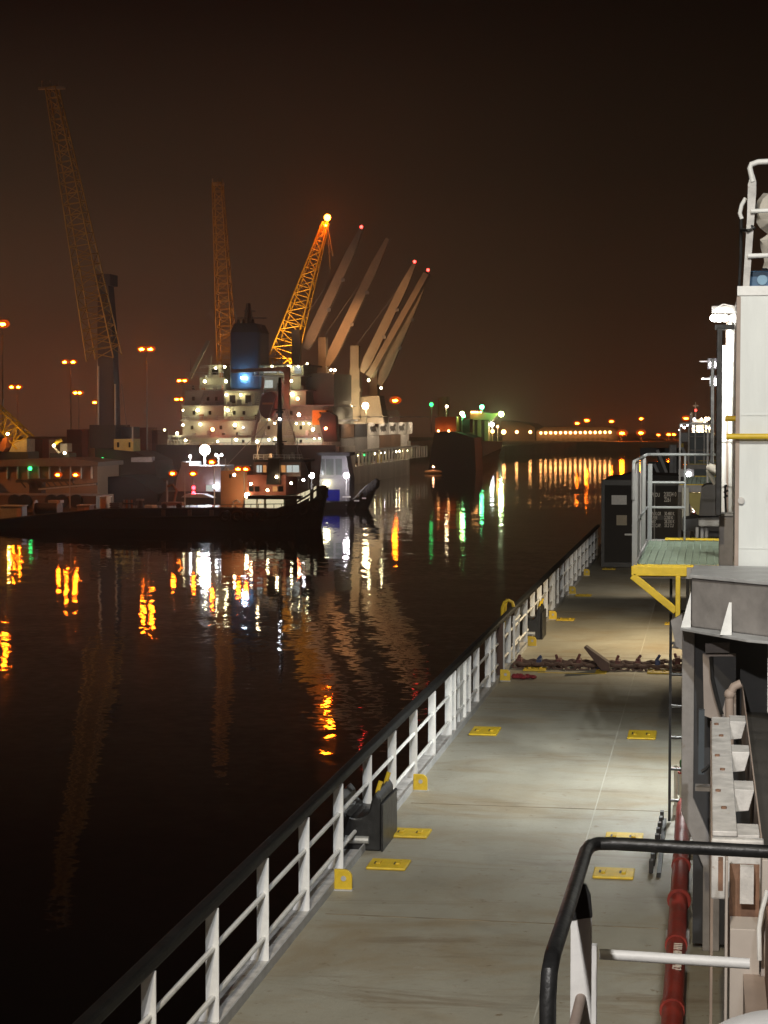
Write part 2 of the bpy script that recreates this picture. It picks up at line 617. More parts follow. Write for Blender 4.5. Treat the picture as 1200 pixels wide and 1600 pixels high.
for x, y, lab in plates:
    if p0 is None:
        p0 = thing('lashing_plate', lab, 'lashing plate', (x, y, 0), G_PL)
        MB().box(x - 0.20, y - 0.20, 0.001, x + 0.20, y + 0.20, 0.03).build('plate', YELLOW, p0, bevel=0.012)
        for sx in (-0.10, 0.10):
            MB().box(x + sx - 0.022, y - 0.075, 0.0305, x + sx + 0.022, y + 0.075, 0.048).build('lug', YELLOW, p0, bevel=0.006)
            MB().box(x + sx - 0.045, y - 0.05, 0.0302, x + sx - 0.024, y + 0.05, 0.034).build('slot', DARK, p0)
    else:
        c_ = copy_thing(p0, (x, y, 0), lab)
        if 26 < y < 28:
            c_.scale.y = 1.7
fr = MB()
a, c = onZ(905, 1047), onZ(918, 1040)
fr.box(-2.95, 33.75, 0.001, -1.75, 33.80, 0.005)
fr.box(-1.95, 33.80, 0.001, -1.75, 34.5, 0.005)
tag(fr.build('deck_marking', YELLOW), 'thin yellow painted outline on deck under the chain', 'deck marking')


# fairleads: black curved chocks with yellow pins
def fairlead(y, lab, s=1.0):
    t = thing('mooring_fairlead', lab, 'fairlead', (-3.55, y, 0), 'black fairleads set in the railing')
    # U-shaped chock between two tall cheeks
    poly = [(-3.84, 0.0)]
    poly += [(-3.84, 0.50 * s), (-3.80, 0.56 * s), (-3.75, 0.50 * s)]
    for k in range(9):
        a = math.pi * k / 8
        poly.append((-3.59 - 0.15 * math.cos(a), 0.47 * s - 0.13 * math.sin(a)))
    poly += [(-3.43, 0.52 * s), (-3.38, 0.62 * s), (-3.33, 0.55 * s), (-3.33, 0.0)]
    MB().prism(poly, 'y', y - 0.28, y + 0.55).build('chock', BLACK, t, bevel=0.02)
    MB().box(-3.325, y - 0.30, 0.0, -3.30, y + 0.62, 0.50 * s).build('cheek', BLACK, t, bevel=0.01)
    for yy in (y - 0.10, y + 0.42):
        MB().path([(-3.40, yy, 0.50 * s), (-3.39, yy, 0.60 * s), (-3.36, yy + 0.02, 0.70 * s)], 0.024, 8).build('pin', YELLOW, t, smooth=True)
    MB().tube((-3.70, y - 0.30, 0.12), (-3.45, y - 0.30, 0.12), 0.04, 10).build('roller', ZINC, t)
    return t


fairlead(19.75, 'large black mooring fairlead with two yellow pins, nearer of two')
fairlead(39.1, 'black mooring fairlead with yellow pin beyond the chain', 1.1)

hk = thing('towing_hook', 'curved yellow hook standing outside the railing above the chain', 'hook', (-3.9, 35.5, 0))
MB().path([(-3.76, 35.4, 0.5), (-3.76, 35.4, 0.98), (-3.72, 35.4, 1.08), (-3.64, 35.4, 1.12), (-3.57, 35.4, 1.08), (-3.55, 35.4, 1.0)], 0.03, 8).build('hook_bar', YELLOW, hk, smooth=True)
MB().path([(-3.80, 36.3, 0.5), (-3.80, 36.3, 0.95), (-3.76, 36.3, 1.05)], 0.03, 8).build('hook_pin', YELLOW, hk, smooth=True)

# lashing chain
ch = thing('lashing_chain', 'rusty lashing chain with binders stretched across the deck', 'chain', (-1.9, 34.7, 0))
random.seed(3)
x = -3.35
i = 0
CHB = mat('blue_painted_shackle', (0.03, 0.045, 0.12), 0.6, var=0.3, scale=12)
CHR = mat('red_brown_shackle', (0.12, 0.035, 0.03), 0.7, var=0.4, scale=12)
CHK = mat('rusty_chain_link', (0.10, 0.055, 0.04), 0.75, var=0.4, scale=15)
while x < -0.35:
    for row in (0, 1):
        yy = 34.3 + row * 0.42 + random.uniform(-0.06, 0.06)
        lift = 0.05 + (0.03 if i % 2 else 0.0)
        if x > -1.1:
            lift += (x + 1.1) * 0.10 * row
        pts = []
        for k in range(9):
            a = 2 * math.pi * k / 8
            dx, dv = 0.10 * math.cos(a), 0.06 * math.sin(a)
            pts.append((x + dx, yy + (dv if i % 2 else 0), lift + (0 if i % 2 else dv)))
        MB().path(pts, 0.028, 6).build('link', CHK, ch, smooth=True)
    if i % 3 == 0:
        yy = 34.6 + random.uniform(-0.1, 0.1)
        lift = 0.0 if x < -1.1 else (x + 1.1) * 0.12
        bmx = MB()
        bmx.box(x - 0.045, yy - 0.16, lift + 0.005, x + 0.045, yy + 0.16, lift + 0.15)
        bmx.tube((x - 0.03, yy - 0.05, lift + 0.13), (x + random.uniform(-.06, .06), yy - 0.05, lift + random.uniform(.17, .25)), 0.03, 6)
        bmx.build('shackle', CHB if i % 9 == 3 else CHR, ch, bevel=0.015)
    x += 0.118
    i += 1
wd = MB()
wd.prism([(-2.16, 0.42), (-2.12, 0.44), (-1.72, 0.16), (-1.70, 0.02), (-1.84, 0.02)], 'y', 34.05, 34.35)
tag(wd.build('timber_wedge', WOOD), 'dark brown pointed timber leaning over the chain', 'timber')
rg = MB()
random.seed(5)
for k in range(7):
    rg.sphere((-3.28 + k * 0.055, 32.9 + random.uniform(-.06, .06), 0.04), 0.06, 7, 5, (1.0, 1.3, random.uniform(.5, .9)))
tag(rg.build('red_strap', REDC, smooth=True), 'bundled dark red strap on the deck by the railing', 'strap')

# ------------------------------------------------------------------ black container at the far end
ct = thing('offshore_container', 'black shipping container with white lettering at the far end of the deck', 'container', (-2.0, 58, 0))
x0, x1, y0, y1, zt = -3.17, -0.80, 58.0, 64.0, 2.62
cb = MB()
cb.box(x0, y0, 0.05, x1, y1, zt)
cb.build('body', mat('black_container_paint', (0.007, 0.007, 0.007), 0.65, spec=0.25, var=0.4, scale=2, rust=0.06, rscale=6), ct, bevel=0.01)
fr = MB()
for xx in (x0, x1 - 0.09):
    fr.box(xx - 0.003, y0 - 0.05, 0.02, xx + 0.093, y0 - 0.002, zt + 0.02)
fr.box(x0 + 0.095, y0 - 0.05, zt - 0.14, x1 - 0.095, y0 - 0.002, zt + 0.02)
fr.box(x0 + 0.095, y0 - 0.05, 0.02, x1 - 0.095, y0 - 0.002, 0.16)
fr.build('door_frame', BLACK, ct)
MB().prism([(x0 + 0.2, zt + 0.022), (x0 + 0.75, zt + 0.19), (x1 - 0.1, zt + 0.15), (x1 - 0.02, zt + 0.022)], 'y', y0 + 0.1, y0 + 3).build('tarpaulin', RUBBER, ct)
for xx in (x0 + 0.96, x0 + 1.38, x0 + 1.58):
    MB().tube((xx, y0 - 0.07, 0.12), (xx, y0 - 0.07, zt - 0.1), 0.018, 8).build('lock_bar', ZINC, ct)
MB().box(x0 + 0.70, y0 - 0.09, 0.98, x0 + 1.1, y0 - 0.055, 1.03).build('lock_handle', ZINC, ct)
MB().box(x0 + 0.30, y0 - 0.02, 1.90, x0 + 0.75, y0 - 0.006, 2.18).build('placard', PLACARD, ct)
MB().box(x0 + 0.45, y0 - 0.02, 1.28, x0 + 0.76, y0 - 0.006, 1.58).build('placard', mat('stained_placard', (0.33, 0.28, 0.2), 0.6), ct)
MB().box(x0 + 1.62, y0 - 0.02, 1.45, x1 - 0.2, y0 - 0.006, 1.58).build('door_rib', DARK, ct)
tx = onY(1018, 776, y0 - 0.03)
lettering('lettering', 'PRDU', 0.17, onY(1018, 776, y0 - 0.03), FACE_US, INK, ct, sx=0.56)
lettering('lettering', '2J3034 0', 0.19, onY(1037, 775.5, y0 - 0.03), FACE_US, INK, ct, sx=0.56)
lettering('lettering', '2261', 0.19, onY(1037.5, 784, y0 - 0.03), FACE_US, INK, ct, sx=0.56)
for k, (a, bt) in enumerate((('MAX.GR', '30.480 K'), ('TARE', '2.250 K'), ('NET', '28.230 K'), ('CU.CAP.', '33.2 CU'))):
    lettering('lettering', a, 0.145, onY(1017, 805 + k * 6.2, y0 - 0.03), FACE_US, INK, ct, sx=0.56)
    lettering('lettering', bt, 0.145, onY(1038, 805 + k * 6.2, y0 - 0.03), FACE_US, INK, ct, sx=0.56)


# ------------------------------------------------------------------ platforms inboard
def platform(t, xl, xr, ya, yb, z, rails=True):
    # steel frame, grating, yellow edge strips
    f_ = MB()
    f_.box(xl, ya, z - 0.13, xr, ya + 0.03, z - 0.012)
    f_.box(xl, yb - 0.03, z - 0.13, xr, yb, z - 0.012)
    f_.box(xl, ya + 0.03, z - 0.13, xl + 0.03, yb - 0.03, z - 0.012)
    f_.build('frame', GREYP, t)
    g = MB()
    n = int((xr - xl - 0.1) / 0.075)
    for k in range(n + 1):
        xx = xl + 0.06 + k * (xr - xl - 0.1) / n
        g.box(xx - 0.0035, ya + 0.24, z - 0.02, xx + 0.0035, yb - 0.24, z)
    k = ya + 0.35
    while k < yb - 0.3:
        g.box(xl + 0.05, k, z - 0.033, xr, k + 0.014, z - 0.002)
        k += 0.28
    g.build('grating', mat('pale_grating_bar', (0.17, 0.21, 0.16), 0.5), t)
    MB().box(xl + 0.04, ya + 0.22, z - 0.09, xr, yb - 0.22, z - 0.06).build('tread_plate', GREEN, t)
    MB().box(xl + 0.02, ya + 0.031, z - 0.011, xr, ya + 0.20, z + 0.004).build('edge_strip', YELLOW, t)
    MB().box(xl + 0.25, yb - 0.20, z - 0.011, xr, yb - 0.031, z + 0.01).build('edge_strip', YELLOW, t)


pf = thing('access_platform', 'grey rail-edged platform with green grating on yellow brackets above the deck', 'platform', (-0.4, 22, 2.9))
Z0 = 2.93
platform(pf, -0.80, 0.35, 20.5, 25.3, Z0)
br = MB()
br.bar((-0.80, 20.47, Z0 - 0.05), (-0.22, 20.47, Z0 - 0.05), 0.05, 0.10)
br.bar((-0.79, 20.47, Z0 - 0.10), (-0.33, 20.47, Z0 - 0.47), 0.05, 0.075)
br.bar((-0.31, 20.47, Z0 - 0.10), (-0.31, 20.47, Z0 - 0.62), 0.05, 0.085)
br.build('bracket', YELLOW, pf, bevel=0.006)
br = MB()
br.bar((-0.79, 25.0, Z0 - 0.14), (-0.28, 25.0, Z0 - 0.47), 0.05, 0.075)
br.build('bracket', YELLOW, pf)
for (px, py, Y) in ((985, 740, 20.6), (1014, 715, 24.9)):
    q = onY(px, 880, Y)
    MB().box(-0.80 if Y < 22 else -0.77, Y, Z0, -0.745 if Y < 22 else -0.715, Y + 0.012, Z0 + 0.98).build('rail_post', RAILG, pf)
MB().box(-0.80, 21.5, Z0, -0.785, 22.3, Z0 + 1.07).build('side_plate', GREYP, pf)
MB().box(-0.80, 22.9, Z0, -0.785, 24.6, Z0 + 1.07).build('side_plate', GREYP, pf)
MB().path([(-0.79, 20.6, Z0 + 0.7), (-0.79, 20.6, Z0 + 1.02), (-0.79, 20.7, Z0 + 1.10), (-0.785, 24.8, Z0 + 1.10), (-0.74, 24.95, Z0 + 1.10), (0.2, 24.95, Z0 + 1.10)], 0.019, 8).build('top_rail', RAILG, pf, smooth=True)
MB().path([(-0.79, 20.61, Z0 + 0.42), (-0.785, 24.9, Z0 + 0.42), (-0.30, 24.95, Z0 + 0.42)], 0.016, 8).build('middle_rail', RAILG, pf, smooth=True)
MB().path([(-0.78, 24.92, Z0 + 0.74), (-0.30, 24.95, Z0 + 0.74)], 0.016, 8).build('middle_rail', RAILG, pf, smooth=True)
MB().path([(-0.30, 24.95, Z0), (-0.30, 24.95, Z0 + 1.10)], 0.014, 8).build('rail_post', RAILG, pf, smooth=True)

for yy in (20.7, 25.1):
    MB().box(0.24, yy, 0.0, 0.32, yy + 0.08, Z0 - 0.14).build('support_leg', GREYP, pf)
ld = thing('ladder', 'black vertical ladder between the deck and the green platform', 'ladder', (-0.35, 21.4, 0))
MB().box(-0.415, 21.39, 0.02, -0.385, 21.43, 2.80).build('stile', BLACK, ld)
MB().box(-0.06, 21.39, 0.02, -0.03, 21.43, 2.80).build('stile', BLACK, ld)
zz = 0.25
while zz < 2.7:
    MB().tube((-0.385, 21.41, zz), (-0.06, 21.41, zz), 0.016, 8).build('rung', BLACK, ld)
    zz += 0.352

# second, farther platform
pf2 = thing('access_platform', 'farther small platform with yellow edge in front of the white lamp', 'platform', (0, 36, 2.9))
A = onY(1060, 757, 34)
platform(pf2, A.x, 0.6, 34.0, 39.0, A.z)
zp = A.z
MB().prism([(A.x + 0.05, zp - 0.14), (0.3, zp - 0.14), (0.3, zp - 0.62), (A.x + 0.35, zp - 0.55)], 'y', 34.05, 34.12).build('bracket', mat('dull_yellow_paint', (0.30, 0.24, 0.06), 0.6), pf2)
for xx in (A.x + 0.02, A.x + 0.50):
    MB().path([(xx, 34.1, zp), (xx, 34.1, zp + 1.06)], 0.018, 8).build('rail_post', OFFW, pf2, smooth=True)
MB().path([(A.x + .02, 34.1, zp + 1.06), (A.x + .50, 34.1, zp + 1.06)], 0.02, 8).build('top_rail', OFFW, pf2)
MB().path([(A.x + .02, 34.1, zp + 0.53), (A.x + .50, 34.1, zp + 0.53)], 0.018, 8).build('middle_rail', OFFW, pf2)

pf3 = thing('access_platform', 'farthest platform with yellow edge below the distant ship', 'platform', (0, 50, 3.2))
A = onY(1074, 725, 50)
platform(pf3, A.x, 0.8, 50.0, 54.0, A.z)
for px in (1076, 1086, 1100):
    q = onY(px, 725, 50)
    MB().tube((q.x, 50.1, A.z), (q.x, 50.1, A.z + 1.05), 0.02, 8).build('rail_post', OFFW, pf3)
for h_ in (0.35, 0.7, 1.05):
    MB().tube((A.x, 50.1, A.z + h_), (0.5, 50.1, A.z + h_), 0.018, 8).build('rail', GREYP, pf3)

# dark gantry behind the container with diagonal braces
gt = thing('stern_gantry', 'dark steel gantry with pale diagonal braces behind the black container', 'gantry', (-1.0, 68, 0))
g = MB()
for px in (1012, 1033, 1052, 1058):
    q = onY(px, 700, 68)
    g.box(q.x - 0.13, 68, 0, q.x + 0.13, 68.3, q.z - (0 if px > 1030 else 0.6))
g.pbox(1000, 712, 1068, 700, 68, 0.3)
g.pbox(1012, 762, 1060, 722, 68.5, 0.3)
g.build('frame', DARK, gt)
for (a, c) in (((1027, 703), (1043, 742)), ((1022, 725), (1030, 742)), ((1062, 690), (1075, 720))):
    MB().bar(onY(*a, 67.8), onY(*c, 67.8), 0.10, 0.10).build('brace', LGREY, gt)
for px in (1048, 1051, 1055):
    MB().tube(onY(px, 695, 66), onY(px, 760, 66), 0.05, 8).build('upright_pipe', LGREY, gt)
MB().pbox(1078, 748, 1108, 676, 66, 1.5).build('machinery_house', mat('blue_grey_paint', (0.16, 0.18, 0.19), 0.6), gt)
MB().pbox(1061, 690, 1112, 676, 67.6, 1).build('cross_beam', LGREY, gt)
MB().pbox(1062, 699, 1068, 693, 65.5, 0.3).build('yellow_marker', YELLOW, gt)
MB().pbox(1060, 745, 1082, 733, 60, 0.2).build('white_panel', WHITE, gt)

# work lamp behind second platform
wl = thing('work_lamp', 'bright white work lamp low behind the second platform', 'lamp', onY(1076, 741, 44))
MB().sphere(onY(1076, 741, 44), 0.055, 10, 8).build('bulb', glow('work_lamp_glow', (1, 0.93, 0.9), 60), wl)
MB().box(*(onY(1076, 741, 44) + Vector((-0.12, 0.06, -0.12))), *(onY(1076, 741, 44) + Vector((0.12, 0.14, 0.12)))).build('housing', DARK, wl)

MB().box(onY(1076, 741, 44).x - 0.04, 44.07, 0.0, onY(1076, 741, 44).x + 0.04, 44.13, onY(1076, 741, 44).z - 0.121).build('stand', DARK, wl)
# bench-like bollard on the near platform back edge and dark structure behind
bl = thing('bitt_bollard', 'pale grey twin bitt with flat cap behind the green platform', 'bollard', (-0.1, 27, 2.6))
a = onY(1091, 812, 26.5)
c = onY(1126, 823, 26.5)
MB().box(a.x, 26.5, c.z, c.x + 0.1, 27.1, a.z).build('cap', LGREY, bl, bevel=0.03)
for px in (1089, 1097, 1104):
    q = onY(px, 836, 26.5)
    MB().tube((q.x, 26.7, q.z - 0.3), (q.x, 26.7, c.z if px == 1097 else c.z - 0.02), 0.025, 10).build('leg', LGREY, bl, smooth=True)
MB().box(a.x - 0.1, 26.52, 0.0, c.x + 0.1, 27.2, c.z - 0.18).build('base', DARK, bl)

dk = thing('winch_housing', 'dark grey tapering winch housing behind the twin bitt', 'housing', (0, 29, 2.5))
MB().pprism([(1092, 806), (1096, 762), (1104, 757), (1122, 757), (1122, 806)], 29, 0.8).build('cover', mat('dark_grey_paint', (0.09, 0.085, 0.085), 0.5), dk)
MB().pprism([(1066, 830), (1066, 812), (1125, 806), (1125, 830)], 29.1, 1.0).build('plinth', DARK, dk)
MB().box(onY(1085, 830, 29.2).x, 29.2, 0.0, onY(1125, 830, 29.2).x, 29.9, onY(1085, 829.8, 29.2).z).build('pedestal', DARK, dk)
for px in (1068, 1074):
    MB().tube(onY(px, 762, 31), onY(px, 828, 31), 0.03, 8).build('pipe', BEIGE, dk)

# ------------------------------------------------------------------ white deckhouse on the right
TY = 17.0
tw = thing('deckhouse', 'tall white steel deckhouse wall at the right edge', 'deckhouse', (1.5, TY, 2.4))
MB().box(0.24, TY, 2.40, 4.2, 26, 5.62).build('wall', WALLW, tw, bevel=0.02)
MB().box(0.232, TY - 0.012, 5.56, 4.2, TY - 0.001, 5.64).build('roof_edge', WHITE, tw)
MB().box(0.228, TY - 0.018, 2.45, 0.262, TY - 0.0015, 5.55).build('corner_trim', TAN, tw)
for zz in (3.36, 4.52):
    MB().box(0.27, TY - 0.006, zz, 4.2, TY - 0.0005, zz + 0.012).build('weld_seam', WALLW, tw)
MB().box(0.47, TY - 0.006, 3.375, 0.482, TY - 0.0005, 4.515).build('weld_seam', WALLW, tw)
q = onY(1160, 782, TY)
MB().tube((q.x - 0.01, TY - 0.03, q.z), (q.x - 0.01, TY - 0.001, q.z), 0.03, 12).build('wall_fitting', OFFW, tw)
MB().tube(onY(1135, 682, TY - 0.06), onY(1215, 682, TY - 0.06), 0.026, 10).build('yellow_handrail', YELLOW, tw, smooth=True)
MB().tube(onY(1133, 654, TY + 1.0), onY(1152, 654, TY + 1.0), 0.026, 10).build('yellow_handrail', YELLOW, tw, smooth=True)

MB().box(0.75, TY + 0.4, 0.0, 4.2, 26, 2.39).build('lower_wall', GREYP, tw)
# rail on top of the deckhouse
tr = thing('roof_railing', 'white tube railing on the deckhouse roof', 'railing', (0.5, TY, 5.64))
zr = 5.64
MB().prism([(0.28, zr), (0.335, zr), (0.385, zr + 0.80), (0.385, zr + 0.90), (0.365, zr + 0.97), (0.34, zr + 0.97), (0.315, zr + 0.88), (0.31, zr + 0.6)], 'y', TY + 0.02, TY + 0.035).build('post', OFFW, tr)
MB().path([(0.355, TY + 0.03, zr + 0.90), (0.33, TY + 0.03, zr + 1.02), (0.34, TY + 0.03, zr + 1.05), (0.40, TY + 0.03, zr + 1.07), (1.6, TY + 0.0, zr + 1.09)], 0.024, 10).build('top_rail', WHITE, tr, smooth=True)
MB().tube((0.34, TY + 0.0, zr + 0.645), (1.6, TY, zr + 0.66), 0.020, 10).build('middle_rail', WHITE, tr, smooth=True)
MB().tube((0.32, TY + 0.0, zr + 0.26), (1.6, TY, zr + 0.285), 0.021, 10).build('lower_rail', WHITE, tr, smooth=True)
hs = thing('hanging_hook', 'white hook on a black cable hung beside the roof railing', 'hook', (0.25, TY, zr))
MB().path([(0.30, TY + 0.2, zr + 0.78), (0.265, TY + 0.2, zr + 0.72), (0.25, TY + 0.2, zr + 0.65), (0.268, TY + 0.2, zr + 0.60)], 0.018, 8).build('hook', WHITE, hs, smooth=True)
MB().path([(0.262, TY + 0.2, zr + 0.62), (0.262, TY + 0.2, zr + 0.3), (0.250, TY + 0.2, zr)], 0.014, 8).build('cable', BLACK, hs)
MB().path([(0.262, TY + 0.15, zr + 0.50), (0.32, TY - 0.01, zr + 0.48), (0.37, TY - 0.01, zr + 0.50), (0.34, TY + 0.05, zr + 0.53)], 0.014, 8).build('strap', BLACK, hs)
cv = MB()
random.seed(11)
rows = []
for k in range(14):
    t = k / 13
    z_ = zr + 0.83 - 0.66 * t
    wv = 0.20 * (math.sin(math.pi * min(1, t * 1.5 + 0.12)) ** 0.6 if t < .55 else 0.78 - 0.45 * (t - .55) / .45 + 0.25 * max(0, (t - .85) / .15)) + 0.02
    ring = []
    for j in range(18):
        a_ = 2 * math.pi * j / 18
        rj = wv * (1 + 0.13 * math.sin(5 * a_ + 6 * t) + random.uniform(-.05, .05))
        ring.append((0.60 + rj * math.cos(a_), TY + 0.32 + rj * 0.8 * math.sin(a_), z_ + random.uniform(-.012, .012)))
    rows.append(ring)
vs = [p for r_ in rows for p in r_]
fs = []
for k in range(13):
    for j in range(18):
        fs.append((k * 18 + j, k * 18 + (j + 1) % 18, (k + 1) * 18 + (j + 1) % 18, (k + 1) * 18 + j))
fs.append(tuple(range(18)))
fs.append(tuple(13 * 18 + j for j in range(18)))
cv.add(vs, fs)
tag(cv.build('canvas_cover', CANVAS, smooth=True), 'crumpled beige canvas cover tied behind the roof railing', 'canvas cover')
bx = thing('equipment_box', 'small blue box with round fitting on the deckhouse roof', 'box', (0.55, TY + 0.3, zr))
MB().box(0.34, TY + 0.25, zr + 0.001, 0.56, TY + 0.55, zr + 0.15).build('case', BLUE, bx, bevel=0.01)
MB().tube((0.45, TY + 0.235, zr + 0.07), (0.45, TY + 0.249, zr + 0.07), 0.045, 16).build('dial', mat('pale_blue_paint', (0.18, 0.32, 0.45), 0.5), bx)
MB().box(0.52, TY + 0.235, zr + 0.01, 0.555, TY + 0.249, zr + 0.12).build('label_plate', PLACARD, bx)

# floodlight cluster and posts beside the deckhouse
fl = thing('floodlight', 'cluster of bright floodlights on a bracket at the deckhouse corner', 'floodlight', onY(1130, 490, 19.5))
for (px, py) in ((1116, 497), (1124, 497.5), (1132, 497), (1146, 497)):
    q = onY(px, py, 19.4)
    MB().sphere((q.x, 19.40, q.z), 0.036, 12, 8, (1.15, 0.6, 1)).build('lamp', FLOOD, fl)
fx = MB()
fx.pbox(1112, 488, 1147, 478, 19.42, 0.30)
fx.build('housing', OFFW, fl)
MB().path([onY(1114, 484, 19.4), onY(1130, 475, 19.4), onY(1144, 478, 19.4), onY(1149, 492, 19.4)], 0.008, 6).build('cable', OFFW, fl)
for (px, py, lab) in ((1113.5, 570, 'round floodlight on a dark post, upper of two small ones'), (1117, 597, 'round floodlight on a dark post, lower of two small ones')):
    q = onY(px, py, 24)
    f2 = thing('floodlight', lab, 'floodlight', q, 'small floodlights on the dark posts')
    MB().sphere(q + Vector((0, -0.05, 0)), 0.042, 12, 8).build('lamp', glow('post_lamp_glow', (1.0, 0.9, 0.95), 35), f2)
    MB().box(q.x - 0.06, q.y, q.z - 0.05, q.x + 0.06, q.y + 0.1, q.z + 0.08).build('housing', DARK, f2)
    MB().box(q.x - 0.16, q.y + 0.02, q.z - 0.115 + 0.15, q.x + 0.02, q.y + 0.03, q.z - 0.10 + 0.15).build('bracket', OFFW, f2)
bp_ = thing('black_post', 'thick black square post beside the white deckhouse pipes', 'post', onY(1123, 800, 20))
MB().pbox(1117.5, 806, 1129.5, 512, 18.7, 0.08).build('shaft', BLACK, bp_, bevel=0.008)
MB().pbox(1117, 515, 1148, 507, 18.8, 0.1).build('head_arm', BLACK, bp_)
bp2 = thing('black_post', 'thinner black post carrying the two small floodlights', 'post', onY(1113, 730, 24.2))
MB().pbox(1109, 732, 1116.5, 560, 23.4, 0.08).build('shaft', BLACK, bp2, bevel=0.008)
MB().tube(onY(1115, 732, 23.35), onY(1115, 590, 23.35), 0.004, 6).build('wire', ZINC, bp2)
for px, r_, lab in ((1131, 0.030, 'leftmost white vertical pipe beside the deckhouse'), (1137, 0.018, 'thin tan vertical pipe beside the deckhouse'),
                    (1141, 0.022, 'white vertical pipe hugging the deckhouse corner')):
    pp = MB()
    q0, q1 = Vector((onY(px, 796, 20.4).x, 20.4, 3.0)), onY(px, 540 if px == 1131 else 500, 20.4)
    pp.tube(q0, q1, r_, 12)
    for py in (760, 690, 620, 560):
        q = onY(px, py, 20.4)
        pp.tube(q, q + Vector((0, 0, 0.03)), r_ * 1.25, 12)
    tag(pp.build('vertical_pipe', TAN if px == 1137 else WHITE, smooth=True), lab, 'pipe', 'vertical pipes beside the deckhouse')
cvp = thing('covered_davit', 'cream covered davit arm behind the black posts', 'davit', onY(1130, 735, 22))
MB().path([onY(1152, 722, 20.6), onY(1140, 729, 21), onY(1126, 738, 21.3), onY(1110, 731, 21.6)], 0.075, 12, 0.05).build('arm', CANVAS, cvp, smooth=True)
MB().path([onY(1109, 733, 21.6), onY(1112, 745, 21.6), onY(1117, 757, 21.6)], 0.05, 10, 0.02).build('hood', CANVAS, cvp, smooth=True)
gp = thing('cable_cabinet', 'upright grey cabinet between the green platform and the deckhouse', 'cabinet', onY(1136, 880, 19.5))
MB().pbox(1123, 884, 1149, 806, 19.2, 0.3).build('body', GREYP, gp, bevel=0.01)
MB().pbox(1122, 806, 1150, 803, 19.17, 0.34).build('lid', LGREY, gp)
MB().box(onY(1126, 884, 19.2).x, 19.25, 0.0, onY(1146, 884, 19.2).x, 19.45, onY(1126, 884, 19.2).z).build('pedestal', GREYP, gp)
vv = MB()
for py in (762, 770, 778):
    vv.tube(onY(1131, py, 19.6), onY(1136 + (py % 3), py - 4, 19.6), 0.012, 6)
vv.tube(onY(1133, 758, 19.6), onY(1134, 800, 19.6), 0.012, 6)
tag(vv.build('cable_bundle', BLACK), 'black knotted cables on the white pipes by the cabinet', 'cable')

# ------------------------------------------------------------------ grey housing, column and beam
hb = thing('rail_housing', 'grey steel box with pale triangular gussets in front of the deckhouse', 'housing', (0.2, 16, 2.7))
T = [(-0.13, 15.95), (-0.10, 17.0), (0.9, 16.9), (0.9, 14.9)]
hbm = MB()
hbm.prism(T, 'z', 2.78, 3.185)
hbm.build('body', GREYP, hb, bevel=0.012)
lid = [(p[0] + (-0.02 if p[0] < 0 else 0), p[1] - 0.02) for p in T]
MB().prism(lid, 'z', 3.187, 3.215).build('lid', LGREY, hb, bevel=0.005)
MB().prism([(-0.22, 15.90), (-0.20, 16.5), (0.9, 16.2), (0.9, 14.75), (0.30, 15.15)], 'z', 2.755, 2.778).build('base_plate', LGREY, hb, bevel=0.004)
MB().add([(-0.135, 15.9, 3.08), (-0.215, 15.9, 2.78), (-0.135, 15.9, 2.78), (-0.135, 15.915, 3.08), (-0.215, 15.915, 2.78), (-0.135, 15.915, 2.78)],
         [(0, 1, 2), (3, 5, 4), (0, 3, 4, 1), (1, 4, 5, 2), (2, 5, 3, 0)]).build('gusset', WHITE, hb)
MB().add([(0.17, 15.62, 3.02), (0.10, 15.40, 2.78), (0.19, 15.40, 2.78), (0.19, 15.62, 3.02), (0.10, 15.58, 2.78), (0.19, 15.58, 2.78)],
         [(0, 1, 2, 3), (0, 4, 1), (3, 2, 5), (1, 4, 5, 2), (0, 3, 5, 4)]).build('gusset', WHITE, hb)
cl = thing('support_column', 'grey rectangular column with slanted foot under the steel box', 'column', (-0.15, 16.3, 0))
MB().prism([(-0.21, 2.755), (-0.105, 2.755), (-0.105, 1.30), (0.12, 0.78), (0.12, 0.0), (-0.02, 0.0), (-0.02, 0.72), (-0.205, 1.18)], 'y', 16.25, 16.55).build('shaft', GREYP, cl, bevel=0.008)
MB().box(-0.104, 16.3, 0.05, 0.5, 16.5, 2.74).build('web_plate', DARK, cl)
# brackets at left of ladder / column back (grey knees seen beside ladder)
kn = MB()
kn.pprism([(1048, 970), (1066, 960), (1066, 1016), (1056, 1010), (1052, 992)], 19, 0.1)
kn.pprism([(1050, 1013), (1056, 998), (1066, 1006), (1066, 1014)], 19.2, 0.1)
tag(kn.build('knee_plate', GREYP), 'grey knee plates between the ladder and the grey column', 'steel plate')

# long beam running toward the camera
bm_ = thing('runway_beam', 'long dark runway beam with rusty flange edges along the ship', 'beam', (0.4, 12, 1))
def zX(k, drop):
    return k * drop
BZ = 2.05
MB().box(0.318, 6.2, 0.9, 0.545, 16.2, BZ).build('web', mat('dark_worn_steel', (0.045, 0.04, 0.035), 0.7, var=0.4, scale=3, rust=0.2, rustcol=(0.09, 0.05, 0.03), rscale=6), bm_)
MB().box(0.295, 6.2, 1.2, 0.317, 16.2, BZ + 0.05).build('flange', RUSTY, bm_)
MB().box(0.546, 6.2, 1.2, 0.568, 16.2, BZ + 0.05).build('flange', RUSTY, bm_)
MB().box(0.19, 8.8, 0.0, 0.293, 16.1, BZ - 0.32).build('side_plate', TAN, bm_)

